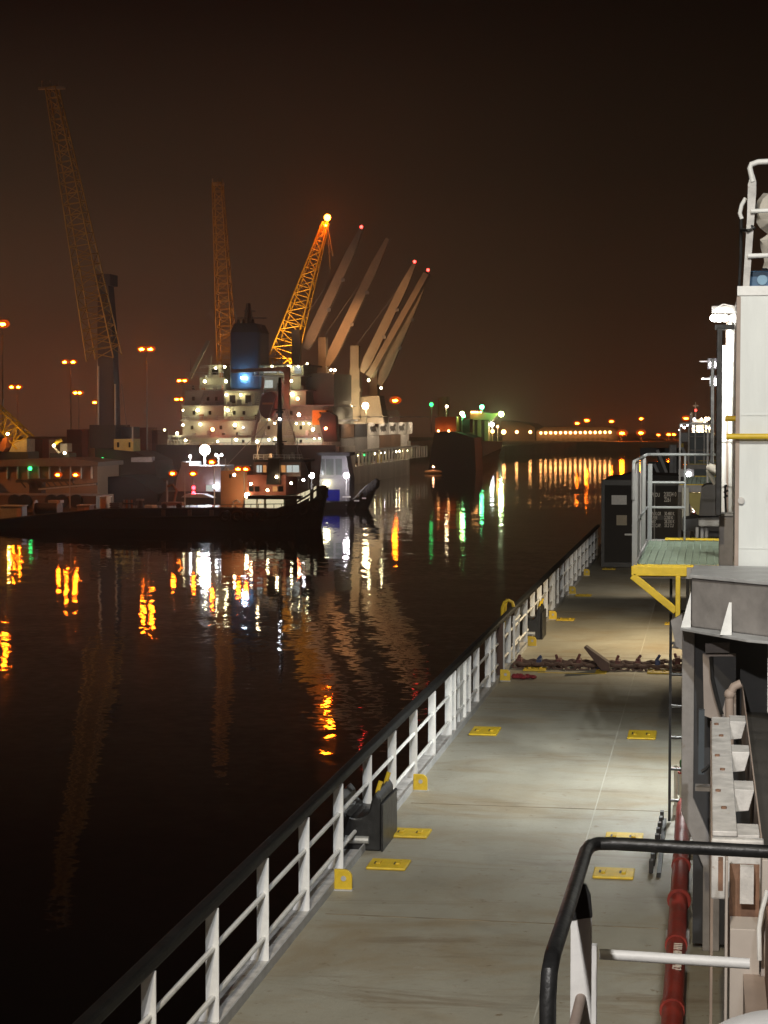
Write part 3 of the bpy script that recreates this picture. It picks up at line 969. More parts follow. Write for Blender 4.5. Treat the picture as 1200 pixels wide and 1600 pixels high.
for yy in (7.0, 10.6, 14.2):
    MB().box(0.30, yy, 0.0, 0.56, yy + 0.2, 0.89).build('pedestal', GREYP, bm_)
bk = thing('beam_brackets', 'white bolting strip with four knee brackets beside the runway beam', 'bracket', (0.1, 12, 2.3))
sz = 2.30
MB().box(0.035, 10.30, sz - 0.03, 0.165, 14.27, sz).build('strip', OFFW, bk, bevel=0.006)
MB().box(0.028, 10.30, sz - 1.15, 0.042, 14.27, sz - 0.031).build('side_web', TAN, bk)
for yb in (14.1, 12.8, 11.5, 10.24):
    MB().prism([(0.166, sz - 0.004), (0.283, sz - 0.004), (0.25, sz - 0.13), (0.166, sz - 0.14)], 'y', yb, yb + 0.02).build('knee', OFFW, bk, bevel=0.004)
    MB().prism([(0.166, sz - 0.006), (0.282, sz - 0.006), (0.282, sz - 0.03), (0.166, sz - 0.03)], 'y', yb + 0.021, yb + 0.30).build('knee_flange', OFFW, bk, bevel=0.004)
MB().box(0.284, 10.2, sz - 0.45, 0.2935, 16.1, sz - 0.0).build('back_web', TAN, bk, bevel=0.003)
MB().box(0.166, 10.2, sz - 0.42, 0.283, 14.3, sz - 0.40).build('trough', DARK, bk)
for yb in (10.9, 12.1, 13.4):
    MB().tube((0.10, yb, sz), (0.10, yb, sz + 0.012), 0.016, 8).build('bolt', RUSTY, bk)
    MB().tube((0.07, yb + .5, sz), (0.07, yb + .5, sz + 0.012), 0.016, 8).build('bolt', RUSTY, bk)
MB().box(0.03, 10.10, sz - 0.32, 0.30, 10.17, sz - 0.0).build('end_plate', OFFW, bk, bevel=0.01)

# things inside the dark recess
pv = thing('vent_pipe', 'tan pipe with elbow inside the dark recess behind the brackets', 'pipe', (0.2, 15.4, 1.5))
a, c, e = onY(1140, 1125, 15.3), onY(1140, 1085, 15.3), onY(1158, 1068, 15.3)
MB().path([a - Vector((0, 0, 0.9)), a, c, (c + e) / 2 + Vector((-.01, 0, .02)), e], 0.034, 12).build('tube', TAN, pv, smooth=True)
MB().sphere(c, 0.045, 12, 8).build('elbow', TAN, pv, smooth=True)
pn = thing('locker_panel', 'tan panel with dark slanted cable inside the dark recess', 'panel', (0.1, 15.8, 1.5))
MB().pprism([(1098, 1022), (1150, 1022), (1150, 1118), (1110, 1122), (1100, 1118)], 15.9, 0.05).build('plate', mat('brown_grey_paint', (0.30, 0.25, 0.22), 0.6, rust=0.1), pn)
MB().path([onY(1111, 1026, 15.85), onY(1113, 1060, 15.85), onY(1120, 1090, 15.85), onY(1128, 1116, 15.85)], 0.016, 8).build('cable', BLACK, pn, smooth=True)
MB().pprism([(1112, 1026), (1150, 1026), (1150, 1065), (1134, 1088), (1128, 1112), (1118, 1085)], 15.88, 0.015).build('opening', DARK, pn)
MB().pprism([(1102, 1006), (1140, 1004), (1140, 1020), (1102, 1020)], 15.84, 0.05).build('header', mat('brown_grey_dark_paint', (0.10, 0.085, 0.08), 0.6), pn)
pl = thing('drain_pipe', 'dark blue vertical pipe in the recess behind the column', 'pipe', (0, 16, 1))
MB().pbox(1091, 1210, 1101, 1110, 15.2, 0.08).build('tube', mat('blue_grey_dark_paint', (0.05, 0.06, 0.07), 0.5), pl)
MB().pbox(1086, 1236, 1111, 1231, 15.0, 0.15).build('clamp', GREYP, pl)
hs_ = MB()
hs_.path([onY(1096, 1206, 14.9), onY(1103, 1202, 14.9), onY(1108, 1196, 14.9), onY(1111, 1200, 14.9)], 0.014, 6)
tag(hs_.build('cable_loop', BLACK, smooth=True), 'black cable loop in the recess below the dark blue pipe', 'cable')

# tan stanchion below the beam end (bottom right)
ts = thing('stanchion', 'tan box stanchion with rust stains at the lower right corner', 'stanchion', (0.15, 10, 0))
Ys = 9.6
f_ = MB()
f_.pbox(1131, 1640, 1138, 1345, Ys, 0.3)
f_.pbox(1139, 1640, 1187, 1453, Ys + 0.02, 0.25)
f_.pbox(1188, 1640, 1230, 1345, Ys, 0.3)
f_.build('body', mat('pinkish_primer_paint', (0.45, 0.40, 0.36), 0.6, var=0.12, rust=0.18, rscale=6, rustcol=(0.25, 0.12, 0.06)), ts, bevel=0.004)
MB().pbox(1139, 1452, 1187, 1352, Ys + 0.28, 0.02).build('recess_plate', RUSTY, ts)
MB().pbox(1156, 1412, 1178, 1355, Ys + 0.2, 0.05).build('white_lug', OFFW, ts)
MB().pbox(1122, 1392, 1130, 1346, Ys + 0.05, 0.1).build('rusty_hinge', RUSTY, ts)
MB().path([onY(1199, 1392, Ys - 0.1), onY(1190, 1425, Ys - 0.1), onY(1186, 1450, Ys - 0.1), onY(1187, 1500, Ys - 0.1)], 0.012, 8).build('white_conduit', WHITE, ts, smooth=True)

# ------------------------------------------------------------------ red fire main
rp = thing('fire_main_pipe', 'red painted pipe with flanges and white stencil along the deck edge', 'pipe', (-0.22, 18, 0))
MB().path([(-0.215, 9, 0.20), (-0.235, 18, 0.20), (-0.245, 20.6, 0.20), (-0.245, 21.2, 0.20), (-0.235, 21.5, 0.20), (-0.18, 21.75, 0.20), (-0.05, 21.85, 0.20)], 0.078, 16).build('tube', RED, rp, smooth=True)
for y in (13.9, 15.65, 17.2, 18.45):
    MB().tube((-0.23, y, 0.20), (-0.23, y + 0.10, 0.20), 0.092, 16).build('coupling', RED, rp, smooth=True)
MB().tube((-0.23, 17.14, 0.2), (-0.23, 17.18, 0.2), 0.106, 16).build('flange', RED, rp, smooth=True)
for y in (12.5, 16.4, 19.8):
    MB().box(-0.33, y, 0.0, -0.13, y + 0.06, 0.125).build('support', GREYP, rp)
rot = Matrix(((0, 1, 0), (-1, 0, 0), (0, 0, 1))).transposed()
rotx = Matrix.Rotation(R(-90), 3, 'Z') @ Matrix.Rotation(R(0), 3, 'X')
lettering('stencil', '1111 68.66.66.70.7', 0.10, (-0.245, 15.45, 0.279), rotx, INK, rp, 0.003)
gb = thing('gas_bottle', 'small dark green bottle standing by the ladder foot', 'bottle', onZ(1057, 1205, 0.35) if False else (-0.27, 22.9, 0))
MB().tube((-0.285, 22.9, 0.30), (-0.285, 22.9, 0.42), 0.03, 12).build('body', mat('dark_green_glass', (0.03, 0.09, 0.03), 0.2), gb, smooth=True)
MB().sphere((-0.285, 22.9, 0.42), 0.03, 12, 8).build('shoulder', MATS['dark_green_glass'], gb, smooth=True)
MB().box(-0.33, 22.8, 0.0, -0.18, 23.0, 0.295).build('stand', LGREY, gb)
vr = thing('valve_manifold', 'pale valves with red handwheels behind the ladder foot', 'valve', (-0.3, 21.8, 0))
for k in range(3):
    MB().tube((-0.34 + 0.06 * k, 21.95 + 0.2 * k, 0.1), (-0.34 + 0.06 * k, 21.95 + 0.2 * k, 0.55 - .08 * k), 0.022, 8).build('spindle', BEIGE, vr)
    MB().tube((-0.34 + 0.06 * k, 21.95 + 0.2 * k, 0.5 - .08 * k), (-0.34 + 0.06 * k, 21.95 + 0.2 * k, 0.52 - .08 * k), 0.045, 10).build('handwheel', RED, vr)
MB().box(-0.37, 21.85, 0.0, -0.12, 22.5, 0.1).build('base', BEIGE, vr)
tl = MB()
for k in range(9):
    tl.box(-0.50 - 0.006 * k, 21.3 - 0.30 * k, 0.02, -0.46 - 0.006 * k, 21.3 - 0.30 * k + 0.10, 0.14)
tl.box(-0.47, 18.8, 0.001, -0.43, 21.4, 0.05)
tag(tl.build('cable_tray', DARK), 'low dark slotted cable tray beside the red pipe', 'cable tray')

# ------------------------------------------------------------------ near handrail of the landing we look over
nr = thing('guard_rail', 'black tube handrail with white posts in the right foreground', 'railing', (-0.4, 6.5, 2))
zt = 2.90
MB().path([(-0.452, 5.55, 1.2), (-0.452, 5.55, zt - 0.10), (-0.450, 5.58, zt - 0.03), (-0.447, 5.66, zt), (-0.442, 6.2, zt), (-0.436, 7.05, zt), (-0.425, 7.15, zt), (-0.40, 7.19, zt), (-0.34, 7.20, zt), (0.5, 7.14, zt)], 0.025, 16).build('handrail', BLACK, nr, smooth=True)
Yp = 6.55
fp = MB()
fp.add([(-0.432, 6.62, zt - 0.33 + .12), (-0.432, 6.45, zt - 0.33), (-0.395, 6.62, zt - 0.10), (-0.36, 6.62, zt - 0.20), (-0.36, 6.62, zt - 0.25)], [(0, 1, 2), ])
fp = MB()
fp.prism([(-0.462, 1.2), (-0.392, 1.2), (-0.388, zt - 0.135), (-0.395, zt - 0.06), (-0.41, zt - 0.022), (-0.445, zt - 0.022), (-0.462, zt - 0.10)], 'y', 6.63, 6.642)
fp.build('post', WHITE, nr, bevel=0.003)
MB().prism([(-0.464, zt - 0.15), (-0.386, zt - 0.135), (-0.393, zt - 0.058), (-0.409, zt - 0.02), (-0.447, zt - 0.02), (-0.464, zt - 0.10)], 'y', 6.624, 6.648).build('post_cap', BLACK, nr, bevel=0.003)
MB().tube((-0.39, 7.17, 2.485), (0.165, 7.17, 2.475), 0.020, 14).build('middle_rail', WHITE, nr, smooth=True)
MB().tube((-0.425, 6.65, 2.475), (-0.43, 5.2, 2.475), 0.020, 14).build('middle_rail', TAN, nr, smooth=True)
MB().prism([(-0.425, 1.2), (-0.40, 1.2), (-0.40, 2.52), (-0.425, 2.52)], 'y', 7.15, 7.19).build('rail_stub', WHITE, nr)

# white domed canister, lower right corner
dmz = thing('canister', 'rounded white canister top in the bottom right corner', 'canister', (0.28, 6.0, 2.2))
pts = []
rows = 10
c0 = onY(1240, 1676, 6.0)
cs = MB()
cs.sphere((c0.x, 6.0, c0.z), 0.29, 32, 16, (1.12, 1.0, 0.62))
cs.build('shell', WHITE, dmz, smooth=True)
MB().tube((c0.x, 6.0, c0.z - 0.5), (c0.x, 6.0, c0.z - 0.02), 0.30, 32).build('drum', WHITE, dmz, smooth=True)

exec_bg = True
# ================================================================== HARBOUR
# left quay and far quay
qy = MB()
qy.prism([(-400, 205), (-80, 205), (-80, 640), (-400, 640)], 'z', WATER - 1, -2.0)
tag(qy.build('quay', CONCR), kind='structure')
fq = MB()
fq.prism([(-79, 575), (330, 575), (330, 900), (-79, 900)], 'z', WATER - 1, -2.6)
tag(fq.build('far_quay', CONCR), kind='structure')


def lamp_post(px, py, Y, base, heads, lab, m=SOD, size=0.45, group='orange lamp posts on the quay', ew=0.16):
    t_ = onY(px, py, Y)
    t = thing('lamp_post', lab, 'lamp post', (t_.x, Y, base), group)
    MB().tube((t_.x, Y + 0.35, base), (t_.x, Y + 0.35, t_.z + 0.1), ew, 8, ew * 0.6).build('pole', ZINC, t)
    for hx in heads:
        c = Vector((t_.x + hx, Y - 0.5, t_.z))
        lm = MB().sphere(c, size * 0.62, 8, 6, (1.25, 0.7, 0.55)).build('lamp', m, t)
        MB().sphere(c + Vector((0, 0.45 * size, 0.1 * size)), size * 1.30, 14, 10, (1.25, 0.45, 0.8)).build('halo_bowl', HALO, lm)  # glowing ellipsoid behind the core, the lamp's halo built as a shape
        MB().box(c.x - size * 1.3, Y - 0.2, c.z + size * 1.2, c.x + size * 1.3, Y + 0.3, c.z + size * 1.36).build('hood', GREYP, t)
    return t


G_Q = 'orange lamp posts on the quay'
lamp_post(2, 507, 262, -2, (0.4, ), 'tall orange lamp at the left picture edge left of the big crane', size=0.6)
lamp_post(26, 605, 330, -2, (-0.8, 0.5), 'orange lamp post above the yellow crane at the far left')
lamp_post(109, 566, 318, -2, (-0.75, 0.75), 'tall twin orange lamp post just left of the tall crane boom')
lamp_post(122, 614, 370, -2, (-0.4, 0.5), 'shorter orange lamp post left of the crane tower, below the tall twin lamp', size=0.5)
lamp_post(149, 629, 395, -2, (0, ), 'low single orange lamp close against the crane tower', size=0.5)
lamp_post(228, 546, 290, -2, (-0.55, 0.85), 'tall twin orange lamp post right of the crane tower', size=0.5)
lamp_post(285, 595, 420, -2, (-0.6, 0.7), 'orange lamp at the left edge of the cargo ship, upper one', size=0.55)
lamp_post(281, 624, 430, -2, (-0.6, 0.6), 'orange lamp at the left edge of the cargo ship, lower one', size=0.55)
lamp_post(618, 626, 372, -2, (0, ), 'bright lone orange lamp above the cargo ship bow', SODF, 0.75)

# supply vessel hull across the left foreground of the harbour
VY = 166.0
sv = thing('supply_vessel', 'long low dark supply vessel with red deckhouse and lit bow windows', 'boat', onY(250, 848, VY))
hull = MB()
n_ = [(-60, 818), (0, 813), (60, 806), (160, 797), (330, 795), (430, 797), (460, 788), (480, 776), (497, 764)]
top = [onY(a, c, VY) for a, c in n_]
vs = []
for k, p in enumerate(top):
    t = max(0, (p.x - onY(400, 800, VY).x) / (top[-1].x - onY(400, 800, VY).x))
    hw = 4.5 * (1 - t ** 2.2 * 0.92)
    xb = p.x - t * 0.8
    vs += [(p.x, VY + 4.5 - hw, p.z), (p.x, VY + 4.5 + hw, p.z), (xb, VY + 4.5 + hw * 0.85, WATER - 0.6), (xb, VY + 4.5 - hw * 0.85, WATER - 0.6)]
fs = [(0, 1, 2, 3)]
for k in range(len(top) - 1):
    a = k * 4
    for (i, j) in ((0, 1), (1, 2), (2, 3), (3, 0)):
        fs.append((a + i, a + j, a + 4 + j, a + 4 + i))
fs.append(tuple((len(top) - 1) * 4 + i for i in (3, 2, 1, 0)))
hull.add(vs, fs)
hull.build('hull', HULLB, sv)
# wooden deck strip and bulwark cap
MB().add([(top[1].x, VY + 0.6, top[1].z + .02), (top[4].x, VY + .6, top[4].z + .02), (top[4].x, VY + 8, top[4].z + .02), (top[1].x, VY + 8, top[1].z + .02)], [(0, 1, 2, 3)]).build('aft_deck', mat('brown_deck_paint', (0.22, 0.13, 0.08), 0.8, scale=0.4), sv)
k = MB()
for i in range(len(top) - 1):
    k.tube(top[i] + Vector((0, 0, .06)), top[i + 1] + Vector((0, 0, .06)), 0.09, 6)
k.build('gunwale', mat('dark_fender_paint', (0.04, 0.035, 0.03), 0.7), sv)
for px in (330, 296, 255):
    MB().pbox(px - 3, 808, px + 3, 796.5, VY - 0.12, 0.1).build('scupper', RUSTY, sv)
# deckhouse
MB().pbox(345, 797, 386, 736, VY + 4, 4).build('aft_house', mat('terracotta_paint', (0.40, 0.17, 0.085), 0.7, scale=0.6, rust=0.15, rscale=2), sv)
MB().pbox(358, 747, 361, 741, VY + 3.95, 0.04).build('port_light', GLASS, sv)
MB().pbox(386.5, 778, 446, 742, VY + 3, 5).build('red_house', mat('faded_red_paint', (0.32, 0.09, 0.06), 0.7, scale=0.6), sv)
MB().pbox(386.5, 797, 446, 779, VY + 3.6, 4).build('lower_house', BEIGE, sv)
for (a, c) in ((382, 400), (403, 412), (416, 443)):
    MB().pbox(a, 795, c, 779.5, VY + 3.55, 0.04).build('lit_opening', WIN, sv)
MB().pbox(386, 780, 470, 775, VY + 1.5, 7).build('boat_deck', DARK, sv)
MB().pbox(396, 744, 470, 722, VY + 3.4, 4.4).build('wheelhouse', mat('wheelhouse_brown_paint', (0.20, 0.12, 0.09), 0.7, scale=0.6), sv)
for a, c, m_ in ((401, 405, WINW), (406, 409, WINW), (411, 416, WINO), (438, 446, WINO), (448, 456, WINW), (457, 467, WINW)):
    MB().pbox(a, 738, c, 727, VY + 3.35, 0.04).build('window', m_, sv)
MB().pprism([(416, 757), (419, 716), (436, 716), (438, 757)], VY + 2.6, 1.6).build('funnel', BLACK, sv)
MB().pbox(398, 722, 474, 718, VY + 3, 5).build('roof', DARK, sv)
ms = MB()
ms.tube(onY(437, 720, VY + 5), onY(437, 590, VY + 5), 0.30, 8, 0.12)
for py, w_ in ((640, 9), (655, 6), (600, 4), (690, 11), (700, 8)):
    ms.bar(onY(437 - w_, py, VY + 5), onY(437 + w_, py, VY + 5), 0.12, 0.12)
    ms.bar(onY(437 - w_ * .6, py + 4, VY + 5), onY(437 + w_ * .6, py + 4, VY + 5), 0.3, 0.2)
ms.build('mast', BLACK, sv)
MB().pprism([(446, 782), (460, 780), (480, 768), (496, 760), (500, 780), (470, 795), (446, 797)], VY + 2.5, 4).build('forecastle', DARK, sv)
for a, c, y0_, y1_ in ((464, 469, 770, 790), (470, 476, 767, 788), (477, 484, 764, 786), (490, 494, 758, 779)):
    MB().pprism([(a, y0_ + 4), (c, y0_ + 1), (c, y1_ - 4), (a, y1_)], VY + 2.42, 0.05).build('bow_window', WIN, sv)
MB().sphere(onY(386, 774, VY + 2.9), 0.24, 8, 6).build('deck_lamp', WARMW, sv)
for (px, py) in ((386, 774),):
    pass
rl2 = MB()
for px in range(200, 470, 12):
    rl2.tube(onY(px, 796, VY + 0.6), onY(px, 788, VY + 0.6), 0.03, 4)
rl2.tube(onY(335, 788.5, VY + .6), onY(470, 787, VY + .6), 0.035, 4)
rl2.build('rail', DARK, sv)
MB().path([onY(362, 796, VY + 2), onY(364, 784, VY + 2), onY(370, 781, VY + 2), onY(375, 785, VY + 2)], 0.10, 6).build('vent', WHITE, sv)

G_SV = 'small lamp posts on the supply vessel'
BZv = onY(200, 796, VY + 1).z
for px, py, hd, lab in ((107, 742, (-0.85, 0.85), 'low twin orange lamp post on the aft deck of the supply vessel'),
                        (287, 740, (-0.9, 1.0), 'low twin orange lamp post in front of the grey hangar'),
                        (333, 722, (0, ), 'single orange lamp post in front of the grey hangar'),
                        (380, 733, (-0.35, 0.35), 'orange lamp post in front of the terracotta deckhouse')):
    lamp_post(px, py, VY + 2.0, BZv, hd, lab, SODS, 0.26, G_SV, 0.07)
# tyres and rubbing strake on the hull
st = MB()
for i in range(3, len(top) - 1):
    st.tube(top[i] + Vector((0, -0.05, -0.7)), top[i + 1] + Vector((0, -0.05, -0.7)), 0.12, 6)
st.build('rubbing_strake', RUBBER, sv)
for px in range(352, 486, 19):
    q = onY(px, 806 - max(0, px - 440) * 0.35, VY - 0.1)
    q.y = VY - 0.2 + max(0, px - 400) / 97 * 3.2
    tp_ = []
    for k_ in range(11):
        a_ = 2 * math.pi * k_ / 10
        tp_.append((q.x + 0.42 * math.cos(a_), q.y, q.z + 0.42 * math.sin(a_)))
    MB().path(tp_, 0.17, 6).build('tyre_fender', RUBBER, sv, smooth=True)
for px, w_, h_ in ((420, 3, 9), (447, 5, 6), (455, 3, 11), (352, 4, 5), (370, 5, 7)):
    MB().pbox(px, 718 if px > 400 else 736, px + w_, (718 if px > 400 else 736) - h_, VY + 4.6, 0.6).build('deck_fitting', GREYP, sv)
rg_ = MB()
for a_, c_ in (((437, 600), (470, 720)), ((437, 600), (398, 720)), ((437, 640), (345, 737)), ((437, 620), (492, 765))):
    rg_.tube(onY(*a_, VY + 5), onY(*c_, VY + 5), 0.03, 4)
rg_.build('stay_wire', GREYP, sv)
rw = MB()
for hh in (6, 12):
    rw.tube(onY(396, 718 - hh * .6, VY + 3), onY(472, 718 - hh * .6, VY + 3), 0.035, 4)
for px in range(396, 474, 8):
    rw.tube(onY(px, 718, VY + 3), onY(px, 710, VY + 3), 0.035, 4)
rw.build('roof_rail', LGREY, sv)
for px, y0_, y1_ in ((402, 718, 690), (465, 718, 684), (352, 736, 716), (482, 764, 742)):
    MB().tube(onY(px, y0_, VY + 4.5), onY(px, y1_, VY + 4.5), 0.06, 5, 0.03).build('aerial', GREYP, sv)
for px, py, m_, r_ in ((402, 690, WARMW, .13), (392, 756, WARMW, .12), (418, 766, WARM, .12), (432, 745, WARMW, .12), (366, 742, WARMW, .13), (455, 755, WARM, .12), (474, 750, COOLS, .12), (437, 655, COOLS, .12)):
    MB().sphere(onY(px, py, VY + (2.2 if px != 437 else 4.2)), r_, 7, 5).build('deck_lamp', m_, sv)
for a_, c_ in ((389, 396), (398, 405), (426, 433), (435, 442)):
    MB().pbox(a_, 768, c_, 760, VY + 2.95, 0.04).build('cabin_window', GLASS if a_ != 426 else WINO, sv)
# loose gear standing on the aft deck
def gear(name, lab, cat, px, py):
    return thing(name, lab, cat, onY(px, py, VY + 2))
g_ = gear('rope_coil', 'coiled pale rope on the dark vessel deck near the hose trolley', 'rope', 236, 795)
for k_ in range(3):
    q = onY(236, 794 - k_ * 1.8, VY + 2)
    MB().path([(q.x + .5 * math.cos(a * .6283), q.y + .5 * math.sin(a * .6283), q.z) for a in range(11)], 0.10, 6).build('turn', CANVAS, g_, smooth=True)
g_ = gear('cylinder_rack', 'rack of slim gas cylinders amid the supply vessel deck', 'rack', 200, 796)
for k_ in range(4):
    q0, q1 = onY(194 + k_ * 4, 796, VY + 2), onY(194 + k_ * 4, 781, VY + 2)
    MB().tube(q0, q1, 0.11, 8, 0.09).build('cylinder', ORANGE if k_ % 2 else LGREY, g_, smooth=True)
MB().pbox(191, 788, 209, 786, VY + 1.8, 0.5).build('frame', DARK, g_)
g_ = gear('deck_capstan', 'dark waisted capstan on the vessel deck right of the gas cylinders', 'capstan', 220, 796)
q = onY(219, 796, VY + 2)
MB().path([q, q + Vector((0, 0, .25)), q + Vector((0, 0, .8))], 0.32, 12, 0.22).build('barrel', DARK, g_, smooth=True)
MB().tube(q + Vector((0, 0, .8)), q + Vector((0, 0, .95)), 0.38, 12).build('head', GREYP, g_, smooth=True)
g_ = gear('stacked_pallets', 'stack of brown pallets on the vessel deck right of the white locker', 'pallets', 178, 797)
for k_ in range(4):
    MB().pbox(171, 797 - k_ * 3, 186, 795 - k_ * 3, VY + 2, 1.0).build('pallet', WOOD, g_)
# clutter on its aft deck
random.seed(21)
cl_ = [((0, 790, 34, 812), LGREY, 'grey and pink equipment crate at the left edge on the vessel deck', 'crate'),
       ((55, 783, 92, 806), DARK, 'dark winch drum on the supply vessel aft deck', 'winch'),
       ((120, 789, 140, 800), TAN, 'orange-lit low crate on the aft deck of the supply vessel', 'crate'),
       ((156, 776, 166, 799), WHITE, 'slim white deck locker right of the aft deck crates', 'locker')]
for (a, b0, c, d0), m_, lab, cat in cl_:
    t = thing('deck_' + cat, lab, cat, onY((a + c) / 2, d0, VY + 2.5))
    if cat == 'winch':
        q0, q1 = onY(a, (b0 + d0) / 2, VY + 2.5), onY(c, (b0 + d0) / 2, VY + 2.5)
        MB().tube(q0, q1, 0.55, 14).build('drum', m_, t, smooth=True)
        for q in (q0, q1):
            MB().tube(q, q + Vector((0.1, 0, 0)), 0.8, 14).build('flange', GREYP, t, smooth=True)
        MB().pbox(a + 20, 786, c + 2, 782, VY + 2.2, 1).build('cover', LGREY, t)
    else:
        MB().pbox(a, d0, c, b0, VY + 2.5, 1.4).build('body', m_, t, bevel=0.05)
        MB().pbox(a - 0.5, b0 + 1.5, c + 0.5, b0, VY + 2.4, 1.6).build('lid', m_ if cat == 'locker' else OFFW, t)
        MB().pbox(c - 8 if cat == 'crate' else a + 2, d0 - 1, c - 1, b0 + 4, VY + 2.45, 0.04).build('door', mat('pale_pink_paint', (0.6, 0.4, 0.36), 0.6), t)
hw = thing('hose_trolley', 'wheeled hose trolley with upright frame beside the grey hangar', 'trolley', onY(268, 795, VY + 2))
MB().pbox(252, 790, 284, 785, VY + 2, 1.2).build('chassis', RUSTY, hw)
for px in (256, 279):
    q = onY(px, 791, VY + 1.9)
    MB().tube(q, q + Vector((0, 0.25, 0)), 0.24, 12).build('wheel', RUBBER, hw, smooth=True)
MB().bar(onY(261, 786, VY + 2.3), onY(261, 751, VY + 2.3), 0.15, 0.15).build('upright', ZINC, hw)
MB().path([onY(262, 760, VY + 2.3), onY(270, 757, VY + 2.3), onY(276, 766, VY + 2.3), onY(272, 784, VY + 2.3)], 0.12, 6).build('hose', RUSTY, hw)

# second workboat behind with hangar-like grey house and the big white floodlight
WB = 200.0
wb = thing('workboat', 'grey workboat with box hangar under a dazzling white floodlight', 'boat', onY(310, 790, WB))
MB().pprism([(245, 790), (256, 768), (345, 768), (350, 820), (250, 822)], WB, 7).build('hull', HULLB, wb)
MB().pprism([(270, 790), (276, 748), (283, 728), (345, 728), (347, 790)], WB + 1, 6).build('hangar', mat('hangar_grey_paint', (0.34, 0.33, 0.34), 0.6, scale=0.5), wb)
MB().pbox(283, 728, 296, 722, WB + 1.2, 5).build('grille', LGREY, wb)
MB().pbox(322, 785, 332, 758, WB + 0.9, 0.08).build('lit_door', WINW, wb)
MB().sphere(onY(336, 760, WB + 0.5), 0.22, 8, 6).build('deck_lamp', COOLS, wb)
MB().pprism([(283, 777), (290, 772), (318, 772), (332, 778)], WB - 2, 1.6).build('canopy', mat('pale_blue_canopy', (0.55, 0.58, 0.66), 0.6), wb)
for py in (762, 770):
    MB().sphere(onY(302.5, py, WB - 1.5), 0.20, 8, 6).build('red_lamp', glow('red_beacon_glow', (1.0, 0.02, 0.03), 25), wb)
for a_, c_, r_ in (((302, 776), (302, 745), .08), ((320, 728), (320, 706), .14), ((297, 745), (297, 715), .10), ((342, 745), (342, 712), .10)):
    dd = -1.4 if a_[0] == 302 else 3
    mm_ = MB().tube(onY(*a_, WB + dd), onY(*c_, WB + dd), r_, 6)
    if a_[0] == 342:
        mm_.tube(onY(337, 712.5, WB + 3), onY(347, 712.5, WB + 3), 0.07, 6)
    mm_.build('mast', GREYP, wb)
MB().sphere(onY(320, 703, WB + 2.0), 0.56, 12, 8, (1, 0.6, 1)).build('floodlight', COOL, wb)
for px, py in ((297, 713), (338, 711), (346, 711)):
    MB().sphere(onY(px, py, WB + 2.9), 0.15, 8, 6).build('mast_lamp', COOLS, wb)

# pilot boat at right of the supply vessel
PB = 206.0
pbt = thing('pilot_boat', 'small dark tug with blue-lit deck and two white deck lights', 'boat', onY(540, 808, PB))
hp = [(478, 800), (490, 787), (545, 783), (560, 776), (572, 760), (588, 751)]
tp = [onY(a, c, PB) for a, c in hp]
vs = []
for k_, p in enumerate(tp):
    t = k_ / (len(tp) - 1)
    hw_ = 2.6 * (1 - t ** 2.5 * 0.85)
    xb = p.x - 1.6 * t
    vs += [(p.x, PB + 2.6 - hw_, p.z), (p.x, PB + 2.6 + hw_, p.z), (xb, PB + 2.6 + hw_ * .8, WATER - .5), (xb, PB + 2.6 - hw_ * .8, WATER - .5)]
fs = [(0, 1, 2, 3)]
for k_ in range(len(tp) - 1):
    a = k_ * 4
    for (i, j) in ((0, 1), (1, 2), (2, 3), (3, 0)):
        fs.append((a + i, a + j, a + 4 + j, a + 4 + i))
fs.append(tuple((len(tp) - 1) * 4 + i for i in (3, 2, 1, 0)))
MB().add(vs, fs).build('hull', HULLB, pbt)
fd = MB()
for k_ in range(6):
    q = onY(566 + k_ * 4.4, 772 - k_ * 3.2, PB + 1.2 - 0.1 * k_)
    fd.sphere(q, 0.55, 8, 6, (0.7, 0.6, 1.1))
fd.build('bow_fender', RUBBER, pbt, smooth=True)
MB().pbox(499, 786, 546, 748, PB + 1.6, 3).build('lower_house', mat('tug_grey_paint', (0.20, 0.20, 0.215), 0.6, scale=0.6), pbt)
MB().pprism([(499, 748), (503, 712), (541, 712), (547, 748)], PB + 1.7, 2.6).build('wheelhouse', MATS['tug_grey_paint'], pbt)
for a, c in ((502, 507), (509, 521), (524, 534)):
    MB().pprism([(a + 1, 742), (a, 717), (c, 717), (c, 742)], PB + 1.62, 0.05).build('window', mat('grey_window', (0.10, 0.12, 0.12), 0.15), pbt)
MB().pbox(495, 712, 546, 707, PB + 1.3, 3.4).build('roof', DARK, pbt)
MB().pbox(503, 782, 530, 765, PB + 1.2, 0.3).build('blue_glow_panel', glow('blue_light_glow', (0.04, 0.05, 0.5), 0.28), pbt)  # emissive panel standing in for blue light on the lower house
MB().sphere(onY(510, 755, PB + 1.3), 0.25, 8, 6, (1.6, 1, 0.7)).build('warm_lamp', WARM, pbt)
for px, py in ((541, 743), (487, 743)):
    MB().sphere(onY(px, py, PB - 0.9), 0.31, 10, 8).build('deck_light', COOLS if px < 500 else glow('pinkish_flood', (1.0, 0.90, 0.95), 140), pbt)
    MB().path([onY(px, 790, PB + 0.4), onY(px, 746, PB + 0.4), onY(px, 744, PB - 0.7)], 0.07, 6).build('light_pole', LGREY, pbt)
for a, c, y_ in ((535, 548, 776), (553, 561, 782), (566, 572, 778)):
    MB().pbox(a, y_ + 1.4, c, y_ - 0.5, PB - 0.16, 0.1).build('hull_marking', WHITE, pbt)
MB().bar(onY(549, 783, PB + .8), onY(574, 757, PB + .8), 0.08, 0.08).build('bow_rail', ZINC, pbt)

